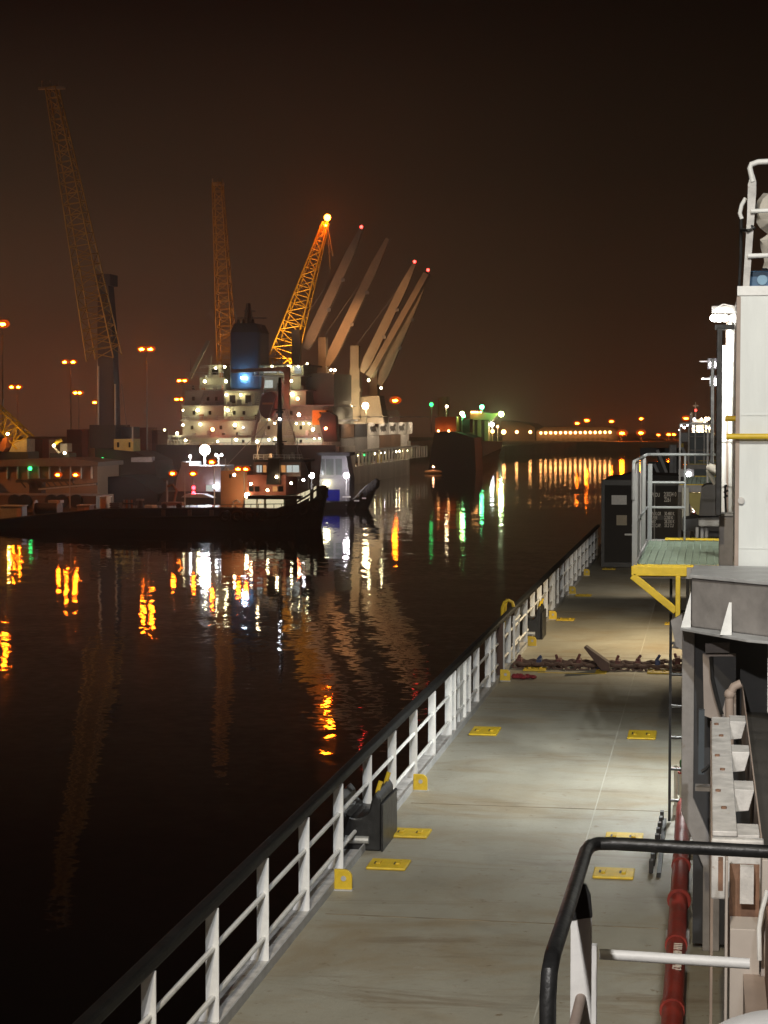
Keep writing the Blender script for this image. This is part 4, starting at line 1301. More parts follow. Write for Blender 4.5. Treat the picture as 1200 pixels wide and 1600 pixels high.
# ------------------------------------------------------------------ cargo ship, seen from its stern
CY = 271.0
cs = thing('cargo_ship', 'large cargo ship with black stern, white deckhouse and blue funnel', 'ship', onY(400, 770, CY))
DZ = onY(400, 698, CY).z
XS, XP = -52.4, onY(245, 700, CY).x
BY = 362.0
plan = [(XP, CY), (XS, CY), (XS, BY - 25), (XS - 3, BY - 12), (XS - 10, BY), (XS - 16, BY), (XP + 3, BY - 12), (XP, BY - 25)]
MD = -2.8
MB().prism(plan, 'z', WATER - 1, MD).build('hull', HULLG, cs)
MB().prism([(XP, CY), (XS, CY), (XS, CY + 13), (XP, CY + 13)], 'z', MD + .001, DZ).build('poop', HULLG, cs)
MB().box(XP + 1, CY + 13.1, MD + .001, XS - 3.2, BY - 14, -0.45).build('hatch_side', CONTD, cs)
MB().box(XP - 0.05, CY - 0.3, WATER - 1, XS - 0.5, CY - 0.01, DZ + 0.25).build('transom', HULLB, cs)
bw = []
MB().prism([(XS - 1.2, BY - 16), (XS - 3 + .05, BY - 12), (XS - 10, BY + 1.5), (XS - 16, BY + 1.5), (XP + 3, BY - 12), (XP, BY - 16)], 'z', MD, 0.3).build('forecastle', HULLG, cs)
HS = mat('grey_upper_house', (0.30, 0.27, 0.24), 0.65, scale=0.3)


def hbox(px0, py0, px1, py1, dy, depth, m_=BEIGE, name='house_block'):
    return MB().pbox(px0, py0, px1, py1, CY + dy, depth).build(name, m_, cs)


# accommodation: stacked decks with overhanging slabs
hbox(273, 697.5, 518, 682, 5, 16)                # main deck, set back under the overhang
hbox(262, 683.5, 522, 680.5, 1.5, 20, LGREY, 'deck_slab')
hbox(285, 680, 520, 657.5, 3.2, 17)
hbox(281, 658, 522, 655.8, 1.8, 19, LGREY, 'deck_slab')
hbox(285, 655.5, 350, 634.5, 3.2, 17)
hbox(350, 655.5, 520, 634.5, 4.5, 16)
hbox(283, 634.4, 522, 632.8, 2.6, 18, LGREY, 'deck_slab')
hbox(288, 632.6, 350, 611, 3.2, 16, HS)
hbox(350, 632.6, 428, 611, 4.8, 15)
hbox(428, 632.6, 478, 611, 4.0, 15)
hbox(284, 611, 480, 609, 2.4, 17, LGREY, 'deck_slab')
hbox(312, 608.8, 352, 590, 5, 10)
hbox(398, 608.8, 470, 588, 5, 12)
hbox(395, 588, 474, 586.5, 3, 15, LGREY, 'deck_slab')
hbox(326, 590, 346, 570, 5.5, 5)
hbox(400, 586.4, 474, 571, 6, 10)
hbox(396, 571, 476, 568.5, 4, 13, HS, 'wheelhouse_roof')
hbox(475, 655, 522, 583, 9, 14, HS, 'hatch_house')
# window arches aft
for a, c in ((350, 372), (374.5, 397)):
    f_ = MB()
    f_.pbox(a, 632, c, 614, CY + 4.6, 0.15)
    f_.build('lit_alcove', mat('alcove_cream_paint', (0.66, 0.60, 0.46), 0.6), cs)
    MB().pbox(a + 8.5, 630, a + 17.5, 617.5, CY + 4.5, 0.08).build('doorway', GLASS, cs)
for (a, c, y0_, y1_) in ((404, 418, 583, 574), (420, 432, 583, 574), (436, 446, 583, 574), (460, 470, 584, 573)):
    MB().pbox(a, y0_, c, y1_, CY + 5.9, 0.08).build('bridge_window', WINW, cs)
MB().pbox(406, 606, 426, 594, CY + 4.9, 0.08).build('lit_window', WINW, cs)
MB().pbox(331, 586, 341, 577, CY + 5.4, 0.08).build('window', GLASS, cs)
random.seed(9)
for (py, xs) in ((668, (300, 345, 367, 420, 470, 505)), (645, (303, 328, 366, 381, 410, 455, 500)), (623, (302, 325, 338, 440, 462)), (690, (380, 470))):
    for px in xs:
        MB().pbox(px - 2, py + 3, px + 2, py - 3, CY + 3.15 if px < 350 else CY + (4.42 if py != 668 else 3.12), 0.06).build('porthole', GLASS, cs)
# lit recesses at main deck level
for a, c in ((341, 361), (363, 392), (397, 433), (462, 503)):
    MB().pbox(a, 697, c, 685, CY + 4.9, 0.08).build('lit_opening', WIN, cs)
for px in (262, 267, 272, 276.5, 281, 286):
    MB().pbox(px, 697, px + 1.6, 686, CY + 2.2, 0.3).build('stanchion', OFFW, cs)
for px in (504, 508, 512, 516):
    MB().pbox(px, 697, px + 1.2, 684, CY + 2.2, 0.3).build('stanchion', OFFW, cs)
# deck rails
rr_ = MB()
for (a, c, py, h_, dy) in ((290, 350, 590, 8, 3), (283, 350, 608, 6, 2.7), (398, 472, 586, 6, 3.3), (262, 300, 698, 10, 1.6), (300, 520, 698, 6, 0.6), (283, 520, 656, 5, 2.0), (313, 330, 576, 5, 4)):
    for hh in (0.5, 1.0):
        rr_.tube(onY(a, py - h_ * hh, CY + dy), onY(c, py - h_ * hh, CY + dy), 0.05, 4)
    px = a
    while px <= c:
        rr_.tube(onY(px, py, CY + dy), onY(px, py - h_, CY + dy), 0.05, 4)
        px += 7
rr_.build('railing', OFFW, cs)
# funnel, mast, davits, lifeboat
fu = MB().pprism([(359, 608), (359, 520), (366, 506), (399, 506), (406, 520), (406, 608)], CY + 3.6, 6).build('funnel', FUNNELB, cs, bevel=0.3)
MB().pprism([(359.5, 519), (366.5, 505), (398.5, 505), (405.5, 519)], CY + 3.4, 6.4).build('funnel_cap', mat('funnel_dark', (0.02, 0.04, 0.06), 0.6), fu)
for px in (372, 380, 389, 395):
    MB().tube(onY(px, 506, CY + 6), onY(px, 499 if px != 389 else 474, CY + 6), 0.28, 8, 0.18).build('exhaust_pipe', BLACK, fu)
MB().sphere(onY(381, 590.5, CY + 3.2), 0.30, 8, 6, (1.6, 1, .6)).build('funnel_lamp', glow('blue_white_lamp', (0.65, 0.85, 1.0), 110), cs)
dv = MB()
dv.bar(onY(362, 580, CY + 1.2), onY(446, 576, CY + 1.2), 0.7, 0.55)
dv.bar(onY(448, 640, CY + 1.4), onY(449, 572, CY + 1.4), 0.8, 0.7)
dv.bar(onY(440, 576, CY + 1.2), onY(452, 586, CY + 1.2), 0.6, 0.5)
dv.build('stores_crane', mat('stores_crane_brown', (0.26, 0.21, 0.15), 0.7), cs)
dv = MB()
for a, c in (((404, 660), (412, 590)), ((396, 690), (405, 640)), ((432, 640), (440, 592)), ((428, 660), (444, 600))):
    dv.bar(onY(*a, CY + 1.0), onY(*c, CY + 1.0), 0.4, 0.4)
dv.build('davit', LGREY, cs)
lb = MB().pprism([(404, 640), (407, 618), (413, 612), (426, 611), (431, 618), (430, 640), (424, 652), (416, 655), (408, 650)], CY - 0.5, 2.4).build('lifeboat', MAROON, cs, bevel=0.25)
MB().pbox(410, 632, 427, 629, CY - 0.6, 0.08).build('lifeline', ORANGE, lb)
MB().pprism([(488, 664), (488, 641), (510, 641), (510, 644), (498, 644), (502, 650), (497, 655), (501, 664)], CY + 1.2, 0.7).build('gantry_arm', mat('bright_orange_paint', (0.75, 0.25, 0.01), 0.5), cs)
MB().pprism([(499, 660), (503, 646), (514, 644), (524, 650), (527, 690), (506, 690)], CY + 0.5, 2).build('winch_platform', DARK, cs)
fm = MB()
fm.tube(onY(330, 570, CY + 6), onY(330, 556, CY + 6), .1, 6)
fm.bar(onY(296, 592, CY + 5), onY(326, 532, CY + 5), 0.5, 0.5)
fm.build('derrick', CRANEG, cs)
rm = MB()
q = onY(388, 506, CY + 9)
rm.lattice(q, onY(388, 474, CY + 9), 1.2, 0.4, 6, 0.08)
for py, w_ in ((497, 18), (486, 7)):
    rm.bar(onY(388 - w_, py, CY + 9), onY(388 + w_ * 1.6, py, CY + 9), 0.2, 0.2)
rm.build('radar_mast', GREYP, cs)

# ship lamps: (px,py,offset,material,radius)
cargo_lamps = [(351, 573, 4.6, WARM, .26), (337, 575, 4.8, WARM, .2), (320, 596, 3.6, WARM, .3), (353, 596, 3.6, WARM, .3),
               (354, 617, 4.0, WARM, .22), (376, 617, 4.0, WARM, .24), (309, 641, 2.4, WARM, .34), (356, 641, 3.6, WARM, .34), (367, 664, 2.3, WARM, .34),
               (313, 663, 2.3, WARM, .28), (286, 664, 1.2, WARM, .22), (286, 641, 1.2, WARM, .18), (257, 672, 0.5, WARM, .2), (277, 677, 1.2, WARM, .3), (290, 688, 1.5, WARM, .26),
               (452, 573, 4.8, WARM, .4), (425, 572.5, 4.8, WARM, .2), (466, 573, 4.6, WARM, .2), (480, 568, 4.6, WARM, .18), (455, 595, 3.6, WARM, .28), (412, 592, 3.6, COOLS, .14),
               (456, 616, 3.6, WARM, .34), (404, 641, 3.6, WARM, .2), (420, 655, 1.6, WARM, .2), (429, 661, 1.4, WARMW, .22), (430, 686.5, 1.2, WARMW, .24), (369, 687, 3.5, WARM, .3), (420, 687, 3.5, WARM, .25), (340, 690, 3.5, WARM, .25),
               (463, 662, 2.2, WARM, .2), (474, 662, 2.2, WARM, .2), (483, 662, 2.2, WARM, .2), (479, 685.5, 3.6, WINW, .2), (491, 685.5, 3.6, WARM, .16), (499, 685, 3.6, WARM, .16),
               (332, 671, -1.0, PINKL, .36), (465, 623, -1.0, PINKL, .34), (467, 648, -1.0, glow('pink_white_glow', (1, .55, .4), 120), .36), (489, 671, -1.0, glow('pink_white_glow', (1, .55, .4), 120), .30), (509, 669.5, -1.0, PINKL, .30), (380, 668, 2.6, COOLS, .12)]
for px, py, dy, m_, r_ in cargo_lamps:
    MB().sphere(onY(px, py, CY + dy), r_ * 0.68, 7, 5).build('deck_lamp', m_, cs)
# side deck: stanchions and small lamps along the starboard rail
for k_ in range(24):
    y_ = 288 + k_ * 3.1
    MB().box(XS - 0.35, y_, MD, XS - 0.05, y_ + 0.25, -0.75).build('stanchion', HULLG, cs)
MB().box(XS - 0.4, 285, -0.74, XS - 0.05, BY - 13, -0.5).build('side_girder', CONTG, cs)
for y_, m_ in ((286, WARMW), (291, WARM), (296, GRNL), (301, REDL), (306, WARM), (311, WARM), (316, COOLS), (323, WARM), (327, WARM), (331, WARMW), (335, WARM), (339, WARM)):
    MB().sphere((XS - 0.8, y_, MD + 1.5), 0.15, 6, 5).build('side_lamp', m_, cs)
MB().box(XS - 1.2, 309, MD + 0.02, XS - 0.5, 311, MD + 1.5).build('yellow_locker', YELLOW, cs)

# vents, lockers and ladders about the deckhouse
random.seed(33)
for (a_, c_, py_, dy_) in ((290, 350, 656, 2.4), (355, 515, 656, 2.4), (290, 348, 633, 2.9), (355, 395, 633, 3.4), (432, 476, 609, 3.4), (300, 350, 609, 3.2), (300, 500, 681, 2.2), (320, 350, 590, 4.4)):
    px = a_
    while px < c_:
        w_, h_ = random.uniform(2, 6), random.uniform(3, 9)
        MB().pbox(px, py_, px + w_, py_ - h_, CY + dy_ + random.uniform(0, .6), 0.5).build(random.choice(('vent_cowl', 'deck_locker', 'fire_box')), random.choice((GREYP, DARK, WHITE, HS, ORANGE, LGREY)), cs)
        px += random.uniform(12, 26)
for px, y0_, y1_, dy_ in ((352, 656, 634, 3.1), (398, 634, 611, 4.3), (430, 611, 588, 3.8), (312, 634, 611, 3.0), (447, 681, 657, 3.0), (500, 656, 634, 4.2)):
    ld_ = MB()
    p0_, p1_ = onY(px, y0_, CY + dy_ - 0.6), onY(px + 7, y1_, CY + dy_ - 0.1)
    for o_ in (0, 0.7):
        ld_.tube(p0_ + Vector((o_, 0, 0)), p1_ + Vector((o_, 0, 0)), 0.06, 4)
    for k_ in range(7):
        q = p0_ + (p1_ - p0_) * (k_ + .5) / 7
        ld_.tube(q, q + Vector((.7, 0, 0)), 0.05, 4)
    ld_.build('stair', GREYP, cs)
for px, y0_, y1_ in ((298, 560, 592), (420, 540, 570), (440, 535, 570), (468, 545, 572), (408, 505, 590)):
    MB().tube(onY(px, y1_, CY + 6), onY(px, y0_, CY + 6), 0.09, 5, 0.04).build('whip_aerial', GREYP, cs)
# its deck cranes: pedestal + boom, each a part
for ped, h0, by_, (bx0, by0), (tx_, ty_), tipm in (((462, 12), 515, 283, (478, 545), (565, 358), REDL), ((503, 12), 527, 293, (511, 572), (606, 373), None),
                                                ((554, 13), 540, 303, (566, 582), (648, 412), REDL), ((583, 12), 568, 312, (593, 602), (669, 425), REDL)):
    pc, pw = ped
    crn = MB()
    crn.pbox(pc - pw / 2 - 1, 655, pc + pw / 2 + 1, 575 if h0 < 550 else 605, by_, 2.2)
    crn.pbox(pc - pw / 2, 612, pc + pw / 2, h0, by_ + 0.1, 1.6)
    crn.pbox(pc - pw * .7, h0 + 72, pc + pw * .7, h0 + 66, by_ - .3, 2.6)
    co = crn.build('crane_pedestal', CRANEG, cs)
    bm2 = MB()
    p0_, p1_ = onY(bx0, by0, by_ - 1.5), onY(tx_, ty_, by_ - 6)
    mid = (p0_ + p1_) / 2
    dirv = (p1_ - p0_).normalized()
    sd = Vector((dirv.z, 0, -dirv.x)).normalized()
    w0_ = 0.55
    near_, far_ = p0_ + (p1_ - p0_) * 0.10, p0_ + (p1_ - p0_) * 0.80
    for a_, b_, wa, wb_ in ((p0_, near_, 0.40, 0.78), (near_, far_, 0.78, 0.62), (far_, p1_, 0.62, 0.26)):
        vv_ = []
        for p_, ww in ((a_, wa), (b_, wb_)):
            vv_ += [p_ - sd * ww + Vector((0, -.4, 0)), p_ + sd * ww + Vector((0, -.4, 0)), p_ + sd * ww + Vector((0, .4, 0)), p_ - sd * ww + Vector((0, .4, 0))]
        bm2.add(vv_, [(0, 1, 2, 3), (4, 5, 6, 7), (0, 1, 5, 4), (1, 2, 6, 5), (2, 3, 7, 6), (3, 0, 4, 7)])
    bm2.build('crane_boom', CRANEG, co)
    wr = MB()
    for o_ in (0.3, 0.6):
        wr.tube(onY(pc + 2, h0, by_), p1_ + Vector((o_, 0, 0)), 0.04, 4)
    wr.build('wire', GREYP, co)
    if tipm:
        MB().sphere(p1_ + Vector((0, -.2, 0.3)), 0.24, 7, 5).build('tip_lamp', tipm, co)
    for t_ in (0.35, 0.6):
        qq = p0_ + (p1_ - p0_) * t_ + sd * 0.8 + Vector((0, -.6, 0))
        MB().box(qq.x - .3, qq.y, qq.z - .25, qq.x + .3, qq.y + .4, qq.z + .25).build('boom_fitting', LGREY, co)
b2 = MB()
b2.bar(onY(578, 588, 300), onY(668, 427, 297), 1.0, 1.0)
b2.build('crane_boom', CRANEG, cs)
MB().pprism([(530, 662), (533, 640), (545, 622), (592, 618), (596, 640), (600, 662)], 304, 5).build('hatch_coaming', CRANEG, cs)
for px, py, m_, r_ in ((536, 643, WARMW, .42), (547, 636.5, WARMW, .42), (571, 634, WARMW, .52), (517, 578, WARMW, .18), (523, 578.5, WARMW, .2), (576, 594, WARM, .2), (595.5, 606, WARM, .18), (529, 604, WARM, .16), (533, 610, WARM, .14), (528, 614, WARM, .13)):
    MB().sphere(onY(px, py, 298), r_, 8, 6).build('deck_lamp', m_, cs)
MB().tube(onY(572, 662, 298.5), onY(572, 636, 298.5), 0.15, 6).build('lamp_pole', BEIGE, cs)

# containers on the cargo ship along its starboard side
G_C = 'containers stacked on the cargo ship'
EMB = mat('dark_emblem_paint', (0.04, 0.035, 0.03), 0.7)


def ship_container(y_, z0, m_, lab, emblem=False, l_=10.6, xo=0.0, h_=2.05):
    t = thing('container', lab, 'container', (XS - 1.8 - xo, y_, z0), G_C)
    MB().box(XS - 3.0 - xo, y_, z0, XS - 0.6 - xo, y_ + l_, z0 + h_).build('body', m_, t, bevel=0.05)
    cr = MB()
    for k_ in range(12):
        yy = y_ + 0.5 + k_ * (l_ - 1) / 11
        cr.box(XS - 0.599 - xo, yy, z0 + 0.15, XS - 0.56 - xo, yy + 0.3, z0 + h_ - 0.15)
    if not emblem:
        cr.build('side_ribs', m_, t)
    if emblem:
        poly = [(-2.6, .1), (-2.2, .45), (-1.4, .5), (-.6, .42), (.4, .5), (1.2, .75), (1.9, .8), (2.4, .5), (2.1, .35), (1.5, .3), (1.9, -.1), (2.4, -.5), (1.6, -.35), (.8, -.3), (.4, -.6), (-.4, -.35), (-1.4, -.4), (-2.0, -.65), (-1.8, -.2)]
        yc, zc = y_ + l_ / 2, z0 + h_ / 2
        MB().prism([(yc + p[0] * 1.25, zc + p[1]) for p in poly], 'x', XS - 0.598 - xo, XS - 0.57 - xo).build('emblem', EMB, t)
    return t


zb = onY(600, 700, 310).z
# invented light arms overside, added to brighten the containers and hull side
SIDE_FILL_SPOTS = []
for k_ in range(8):
    y_ = 281 + k_ * 10.2
    am = MB()
    am.bar((XS - 1.0, y_, zb + 5.0), (XS + 2.6, y_, zb + 5.2), 0.08, 0.08)
    am.box(XS + 2.4, y_ - 0.2, zb + 4.95, XS + 2.8, y_ + 0.2, zb + 5.15)
    am.build('added_light_arm', GREYP, cs)
    SIDE_FILL_SPOTS.append(((XS + 2.6, y_, zb + 4.85), (XS - 1.2, y_ + 0.5, zb + 1.0)))
ship_container(275.6, zb - 0.2, CONTG, 'grey container in the lower row nearest the cargo ship deckhouse')
ship_container(287.0, zb - 0.1, CONTG, 'dull grey container second from the deckhouse in the lower row')
ship_container(298.0, zb, CONTW, 'pale container in the lower row just under the dark one')
ship_container(309.0, zb, CONTB, 'brown container in the lower row under the first emblem box')
ship_container(320.0, zb, CONTB, 'brown container in the lower row under the third emblem box')
ship_container(331.0, zb, CONTW, 'white container in the lower row nearest the bow', l_=7)
ship_container(343.0, zb + 0.2, CONTW, 'single white container at the tip of the bow', l_=6, xo=1.4)
ship_container(275.6, zb + 1.95, CONTB, 'tan container in the upper row nearest the deckhouse lamps')
ship_container(287.0, zb + 1.95, CONTD, 'dark container in the upper row beside the tan one')
for k_, lab in enumerate(('first', 'second', 'third', 'fourth')):
    ship_container(298.6 + k_ * 9.6, zb + 2.1, CONTW, 'white container with dark emblem, %s of four counted from the deckhouse' % lab, True, 9.2)
ship_container(337.6, zb + 2.1, CONTW, 'plain white container beside the fourth emblem box', l_=6.6)
ship_container(306, zb + 4.25, MAROON, 'maroon container on the top row toward the deckhouse', l_=12, xo=3, h_=2.0)
ship_container(320, zb + 4.25, CONTR, 'red-brown container in the middle of the top row', l_=12, xo=3, h_=2.0)
ship_container(334, zb + 4.25, MAROON, 'dark maroon container on the top row toward the bow', l_=14, xo=3, h_=2.0)

# ------------------------------------------------------------------ bulk carrier ahead of the cargo ship
KY = 366.0
kb = thing('bulk_carrier', 'dark-sterned ship with pale side moored beyond the cargo ship bow', 'ship', onY(705, 735, KY))
tz = onY(700, 678, KY).z
xr = onY(742, 700, KY).x
xl = onY(660, 700, KY).x
MB().pprism([(668, 745), (672, 715), (679, 675), (712, 675), (741, 684), (744, 745)], KY, 12).build('stern', HULLB, kb)
sl = onY(786, 700, 500)
v_ = [(xr, KY + 12, onY(743, 690, KY).z), (sl.x, 500, onY(786, 690, 500).z), (sl.x - 6, 500, onY(786, 690, 500).z), (xr - 8, KY + 12, onY(743, 690, KY).z)]
side = MB()
side.add([(p[0], p[1], p[2]) for p in v_] + [(p[0] - 0.5, p[1], onY(760, 708, 430).z) for p in v_], [(0, 1, 2, 3), (7, 6, 5, 4), (0, 4, 5, 1), (1, 5, 6, 2), (2, 6, 7, 3), (3, 7, 4, 0)])
side.build('upper_side', CONTW, kb)
low = MB()
low.add([(p[0] - 0.3, p[1], onY(760, 708, 430).z) for p in v_] + [(p[0] - 1.5, p[1], WATER - 1) for p in v_], [(0, 1, 2, 3), (7, 6, 5, 4), (0, 4, 5, 1), (1, 5, 6, 2), (2, 6, 7, 3), (3, 7, 4, 0)])
low.build('lower_side', HULLB, kb)
MB().pbox(680, 674, 713, 651, KY + 3, 9).build('orange_house', ORANGE, kb)
MB().pbox(714, 676, 734, 655, KY + 8, 5).build('winch_house', DARK, kb)
for px in (685, 701):
    MB().sphere(onY(px, 673.5, KY + 2), 0.25, 7, 5).build('deck_lamp', SHEDL, kb)
for px, py in ((674, 632), (697, 636), (722, 645)):
    MB().tube(onY(px, 676, KY + 6), onY(px, py, KY + 6), 0.18, 6).build('mast', GREYP, kb)
for px, py, m_, r_ in ((674, 632, GRNL, .4), (698, 635, WARMW, .25), (722, 646, GRNW, .42), (724.5, 650, GRNF, .3)):
    MB().sphere(onY(px, py, KY + 5.5), r_, 8, 6).build('mast_lamp', m_, kb)
MB().tube(onY(693, 620, KY + 20), onY(693, 650, KY + 20), 1.2, 10).build('tank_column', CRANEG, kb)

# pale loading house with green floodlight
LY = 505.0
lh = thing('loading_house', 'pale pillared loading house lit green beyond the dark ship', 'building', onY(757, 690, LY))
f_ = MB()
for a, c in ((734, 741), (746, 752), (757, 763)):
    f_.pbox(a, 700, c, 655, LY, 8)
f_.pbox(734, 656, 764, 645, LY - .3, 10)
f_.pprism([(764, 660), (764, 646), (780, 645), (768, 658)], LY - .3, 10)
f_.build('frame', PALE, lh)
MB().pbox(735, 700, 763, 656, LY + 8.2, 1).build('back_wall', DARK, lh)
for px in (737, 740, 743, 746, 751):
    MB().sphere(onY(px, 644, LY - 1), 0.28, 7, 5).build('roof_lamp', SHEDL, lh)
MB().sphere(onY(783, 647, LY - 2), 0.72, 10, 8).build('floodlight', GRNW, lh)
MB().sphere(onY(753, 636, LY - 2), 0.55, 10, 8).build('green_floodlight', GRNF, lh)
MB().tube(onY(754, 645, LY - 1), onY(754, 637, LY - 1), 0.2, 6).build('lamp_pole', GREYP, lh)
for px, py, m_, r_, lab in ((769, 663.5, COOLS, .55, 'cool white lamp below the green floodlight'), (769.5, 674, SHEDL, .5, 'warm lamp low beside the loading house'),
                            (777.5, 666.5, SHEDL, .35, 'small warm lamp on a thin pole right of the loading house')):
    q = onY(px, py, LY + 2)
    t = thing('lamp_post', lab, 'lamp post', (q.x, LY + 2, -2.6), 'small lamps beside the loading house')
    MB().tube((q.x, LY + 2.6, -2.6 if LY > 575 else WATER + 1), (q.x, LY + 2.6, q.z + .2), 0.15, 6).build('pole', BEIGE, t)
    MB().sphere(q, r_, 8, 6).build('lamp', m_, t)
jt = MB()
jt.prism([(onY(735, 700, LY).x - 10, LY - 3), (onY(790, 700, LY).x, LY - 3), (onY(790, 700, LY).x + 14, 574), (onY(735, 700, LY).x - 10, 574)], 'z', WATER - 1, -2.75)
tag(jt.build('jetty', CONCR), kind='structure')

# ------------------------------------------------------------------ far quay sheds and lamps
FY = 600.0
sh = thing('warehouse', 'long low warehouse with a row of lamps on the far quay', 'warehouse', onY(900, 695, FY))
MB().pbox(838, 700, 966, 672, FY, 30).build('wall', SHEDW, sh)
MB().pprism([(836, 673), (850, 667), (955, 667), (968, 673)], FY - 1, 34).build('roof', mat('dark_roof_sheet', (0.06, 0.045, 0.035), 0.8), sh)
for k_ in range(15):
    px = 845 + k_ * 7.72
    py = 676.5 - k_ * 0.08
    MB().sphere(onY(px, py, FY - 1.5), 0.42, 8, 6).build('wall_lamp', SHEDL, sh)
for k_ in range(14):
    px = 849 + k_ * 7.72
    MB().pbox(px - 2, 694, px + 2, 684, FY - 0.15, 0.1).build('door', mat('shed_door_paint', (0.10, 0.085, 0.07), 0.8), sh)
sh2 = thing('warehouse', 'darker warehouse with three lamps left of the long row of lamps', 'warehouse', onY(810, 695, FY))
MB().pbox(785, 700, 836, 668, FY + 2, 30).build('wall', mat('dark_shed_cladding', (0.09, 0.07, 0.055), 0.8), sh2)
MB().pprism([(780, 669), (784, 657), (826, 662), (838, 669)], FY + 1, 34).build('roof', MATS['dark_roof_sheet'], sh2)
for px, r_ in ((787, .75), (807.5, .5), (828.5, .5)):
    MB().sphere(onY(px, 675, FY - 0.5), r_, 8, 6).build('wall_lamp', SHEDL, sh2)
G_F = 'orange lamp posts on the far quay'
for px, py, Y, r_, lab in ((902, 661.5, 640, .8, 'orange lamp above the warehouse roof, leftmost of the far ones'), (917, 657, 660, .9, 'tallest orange lamp above the middle of the long warehouse'),
                           (955.5, 658.5, 650, .8, 'orange lamp above the right end of the long warehouse'), (1002, 654.5, 660, .75, 'orange lamp post high above the water right of the warehouse'),
                           (972, 677, 590, 1.05, 'large bright orange lamp low at the right end of the warehouse'), (1001.5, 676.5, 590, .95, 'bright low orange lamp just above the platform railing'),
                           (1029, 679.5, 640, .6, 'small far orange lamp left of the close pair'), (1045, 679, 640, .75, 'left lamp of the close orange pair near the distant ship'),
                           (1053, 679, 640, .65, 'right lamp of the close orange pair near the distant ship'), (1072, 654, 620, .9, 'orange lamp just left of the distant lit ship')):
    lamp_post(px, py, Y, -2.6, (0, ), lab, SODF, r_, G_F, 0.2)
for k_, (px0, px1, py) in enumerate(((966, 1000, 686), (1003, 1040, 688))):
    o_ = MB()
    o_.pbox(px0, 700, px1, py, 612, 14)
    o_.pprism([(px0 - 1, py), (px0 + 6, py - 3), (px1 - 6, py - 3), (px1 + 1, py)], 611.5, 15)
    tag(o_.build('low_shed', MATS['dark_shed_cladding']), ('low dark shed under the two bright orange lamps', 'low dark shed behind the platform railing under small lamps')[k_], 'shed')

# distant lit ship above the platform
DY = 420.0
ds_ = thing('distant_ship', 'distant lit ship with thin mast above the platforms', 'ship', onY(1085, 700, DY))
MB().pprism([(1062, 712), (1066, 684), (1125, 684), (1125, 712)], DY, 30).build('hull', HULLB, ds_)
MB().pbox(1068, 686, 1116, 676, DY + 1, 10).build('lower_deck', BEIGE, ds_)
MB().pbox(1081, 676, 1112, 664, DY + 2, 8).build('deckhouse', WHITE, ds_)
MB().pbox(1082, 664, 1106, 655, DY + 3, 6).build('bridge', WHITE, ds_)
m_ = MB()
m_.tube(onY(1087, 656, DY + 5), onY(1087, 628, DY + 5), 0.25, 6, 0.12)
m_.bar(onY(1082, 634, DY + 5), onY(1092, 634, DY + 5), 0.2, 0.2)
m_.tube(onY(1080, 668, DY + 5), onY(1080, 645, DY + 5), 0.4, 6)
m_.build('mast', GREYP, ds_)
for px, py, mm, r_ in ((1087, 641, REDL, .3), (1064, 665, COOLS, .3), (1069, 668, COOLS, .3), (1074, 664, COOLS, .25), (1085, 655, COOLS, .3), (1096, 655, WARMW, .3), (1103, 654, WARMW, .35), (1107, 654, WARM, .35),
                       (1062, 672, COOLS, .3), (1086, 667, WARMW, .3), (1101, 661, WARMW, .3), (1085, 674, WARMW, .35), (1092, 673.5, WARMW, .35), (1098, 673, WARMW, .35), (1104, 668, WARMW, .35), (1108, 669, WARMW, .3)):
    MB().sphere(onY(px, py, DY - 0.5), r_ * 0.8, 7, 5).build('deck_lamp', mm, ds_)

# ------------------------------------------------------------------ harbour cranes
QZ = -2.0
C1 = 225.0
hc = thing('harbour_crane', 'tall mobile harbour crane with dark tower and pale lattice boom', 'crane', onY(165, 760, C1))
tw_ = MB()
tw_.pprism([(155, 668), (152, 520), (153, 432), (168, 432), (175, 520), (180, 668)], C1, 2.2)
tw_.pbox(149, 446, 172, 428, C1 - .4, 3)
tw_.build('tower', mat('crane_tower_dark', (0.055, 0.05, 0.06), 0.6, scale=0.4), hc)
for px in (153.5, 180):
    MB().tube(onY(px, 668, C1 - .5), onY(px, 572 if px < 160 else 600, C1 - .5), 0.12, 6).build('tower_pipe', CRANEG, hc)
bm3 = MB()
bm3.lattice(onY(163, 560, C1 - 2), onY(81, 136, C1 - 6), 3.4, 1.2, 26, 0.09)
bm3.build('boom', CRANEY, hc)
hd = MB()
q = onY(81, 134, C1 - 6)
hd.bar(onY(60, 138, C1 - 6), onY(102, 137, C1 - 6), 0.3, 0.3)
for px in (66, 78, 92):
    hd.tube(onY(px, 138, C1 - 6), onY(px, 126, C1 - 6), 0.10, 4)
hd.build('boom_head', CRANEG, hc)
MB().pbox(140, 700, 180, 664, C1 - 1, 6).build('slewing_platform', DARK, hc)
MB().pbox(182, 684, 207, 667, C1 + 1.5, 3).build('machinery_house', mat('dark_machinery_paint', (0.06, 0.05, 0.045), 0.6), hc)
MB().pbox(178, 705, 208, 686, C1 - 1.4, 3).build('operator_cab', mat('pale_yellow_paint', (0.66, 0.50, 0.16), 0.6, scale=1), hc)
for a, c in ((183, 186), (201, 203.5)):
    MB().pbox(a, 699, c, 691, C1 - 1.5, 0.06).build('cab_window', GLASS, hc)
MB().pbox(206, 690, 208, 667, C1 - 1.45, 0.1).build('cab_post', CRANEG, hc)
ch_ = MB()
ch_.pprism([(150, 748), (148, 700), (212, 706), (240, 720), (246, 748)], C1 - 2, 8)
ch_.pprism([(150, 800), (166, 745), (206, 745), (246, 772), (246, 800)], C1 - 14, 9)
ch_.build('chassis', mat('chassis_dark', (0.010, 0.009, 0.009), 0.7), hc)
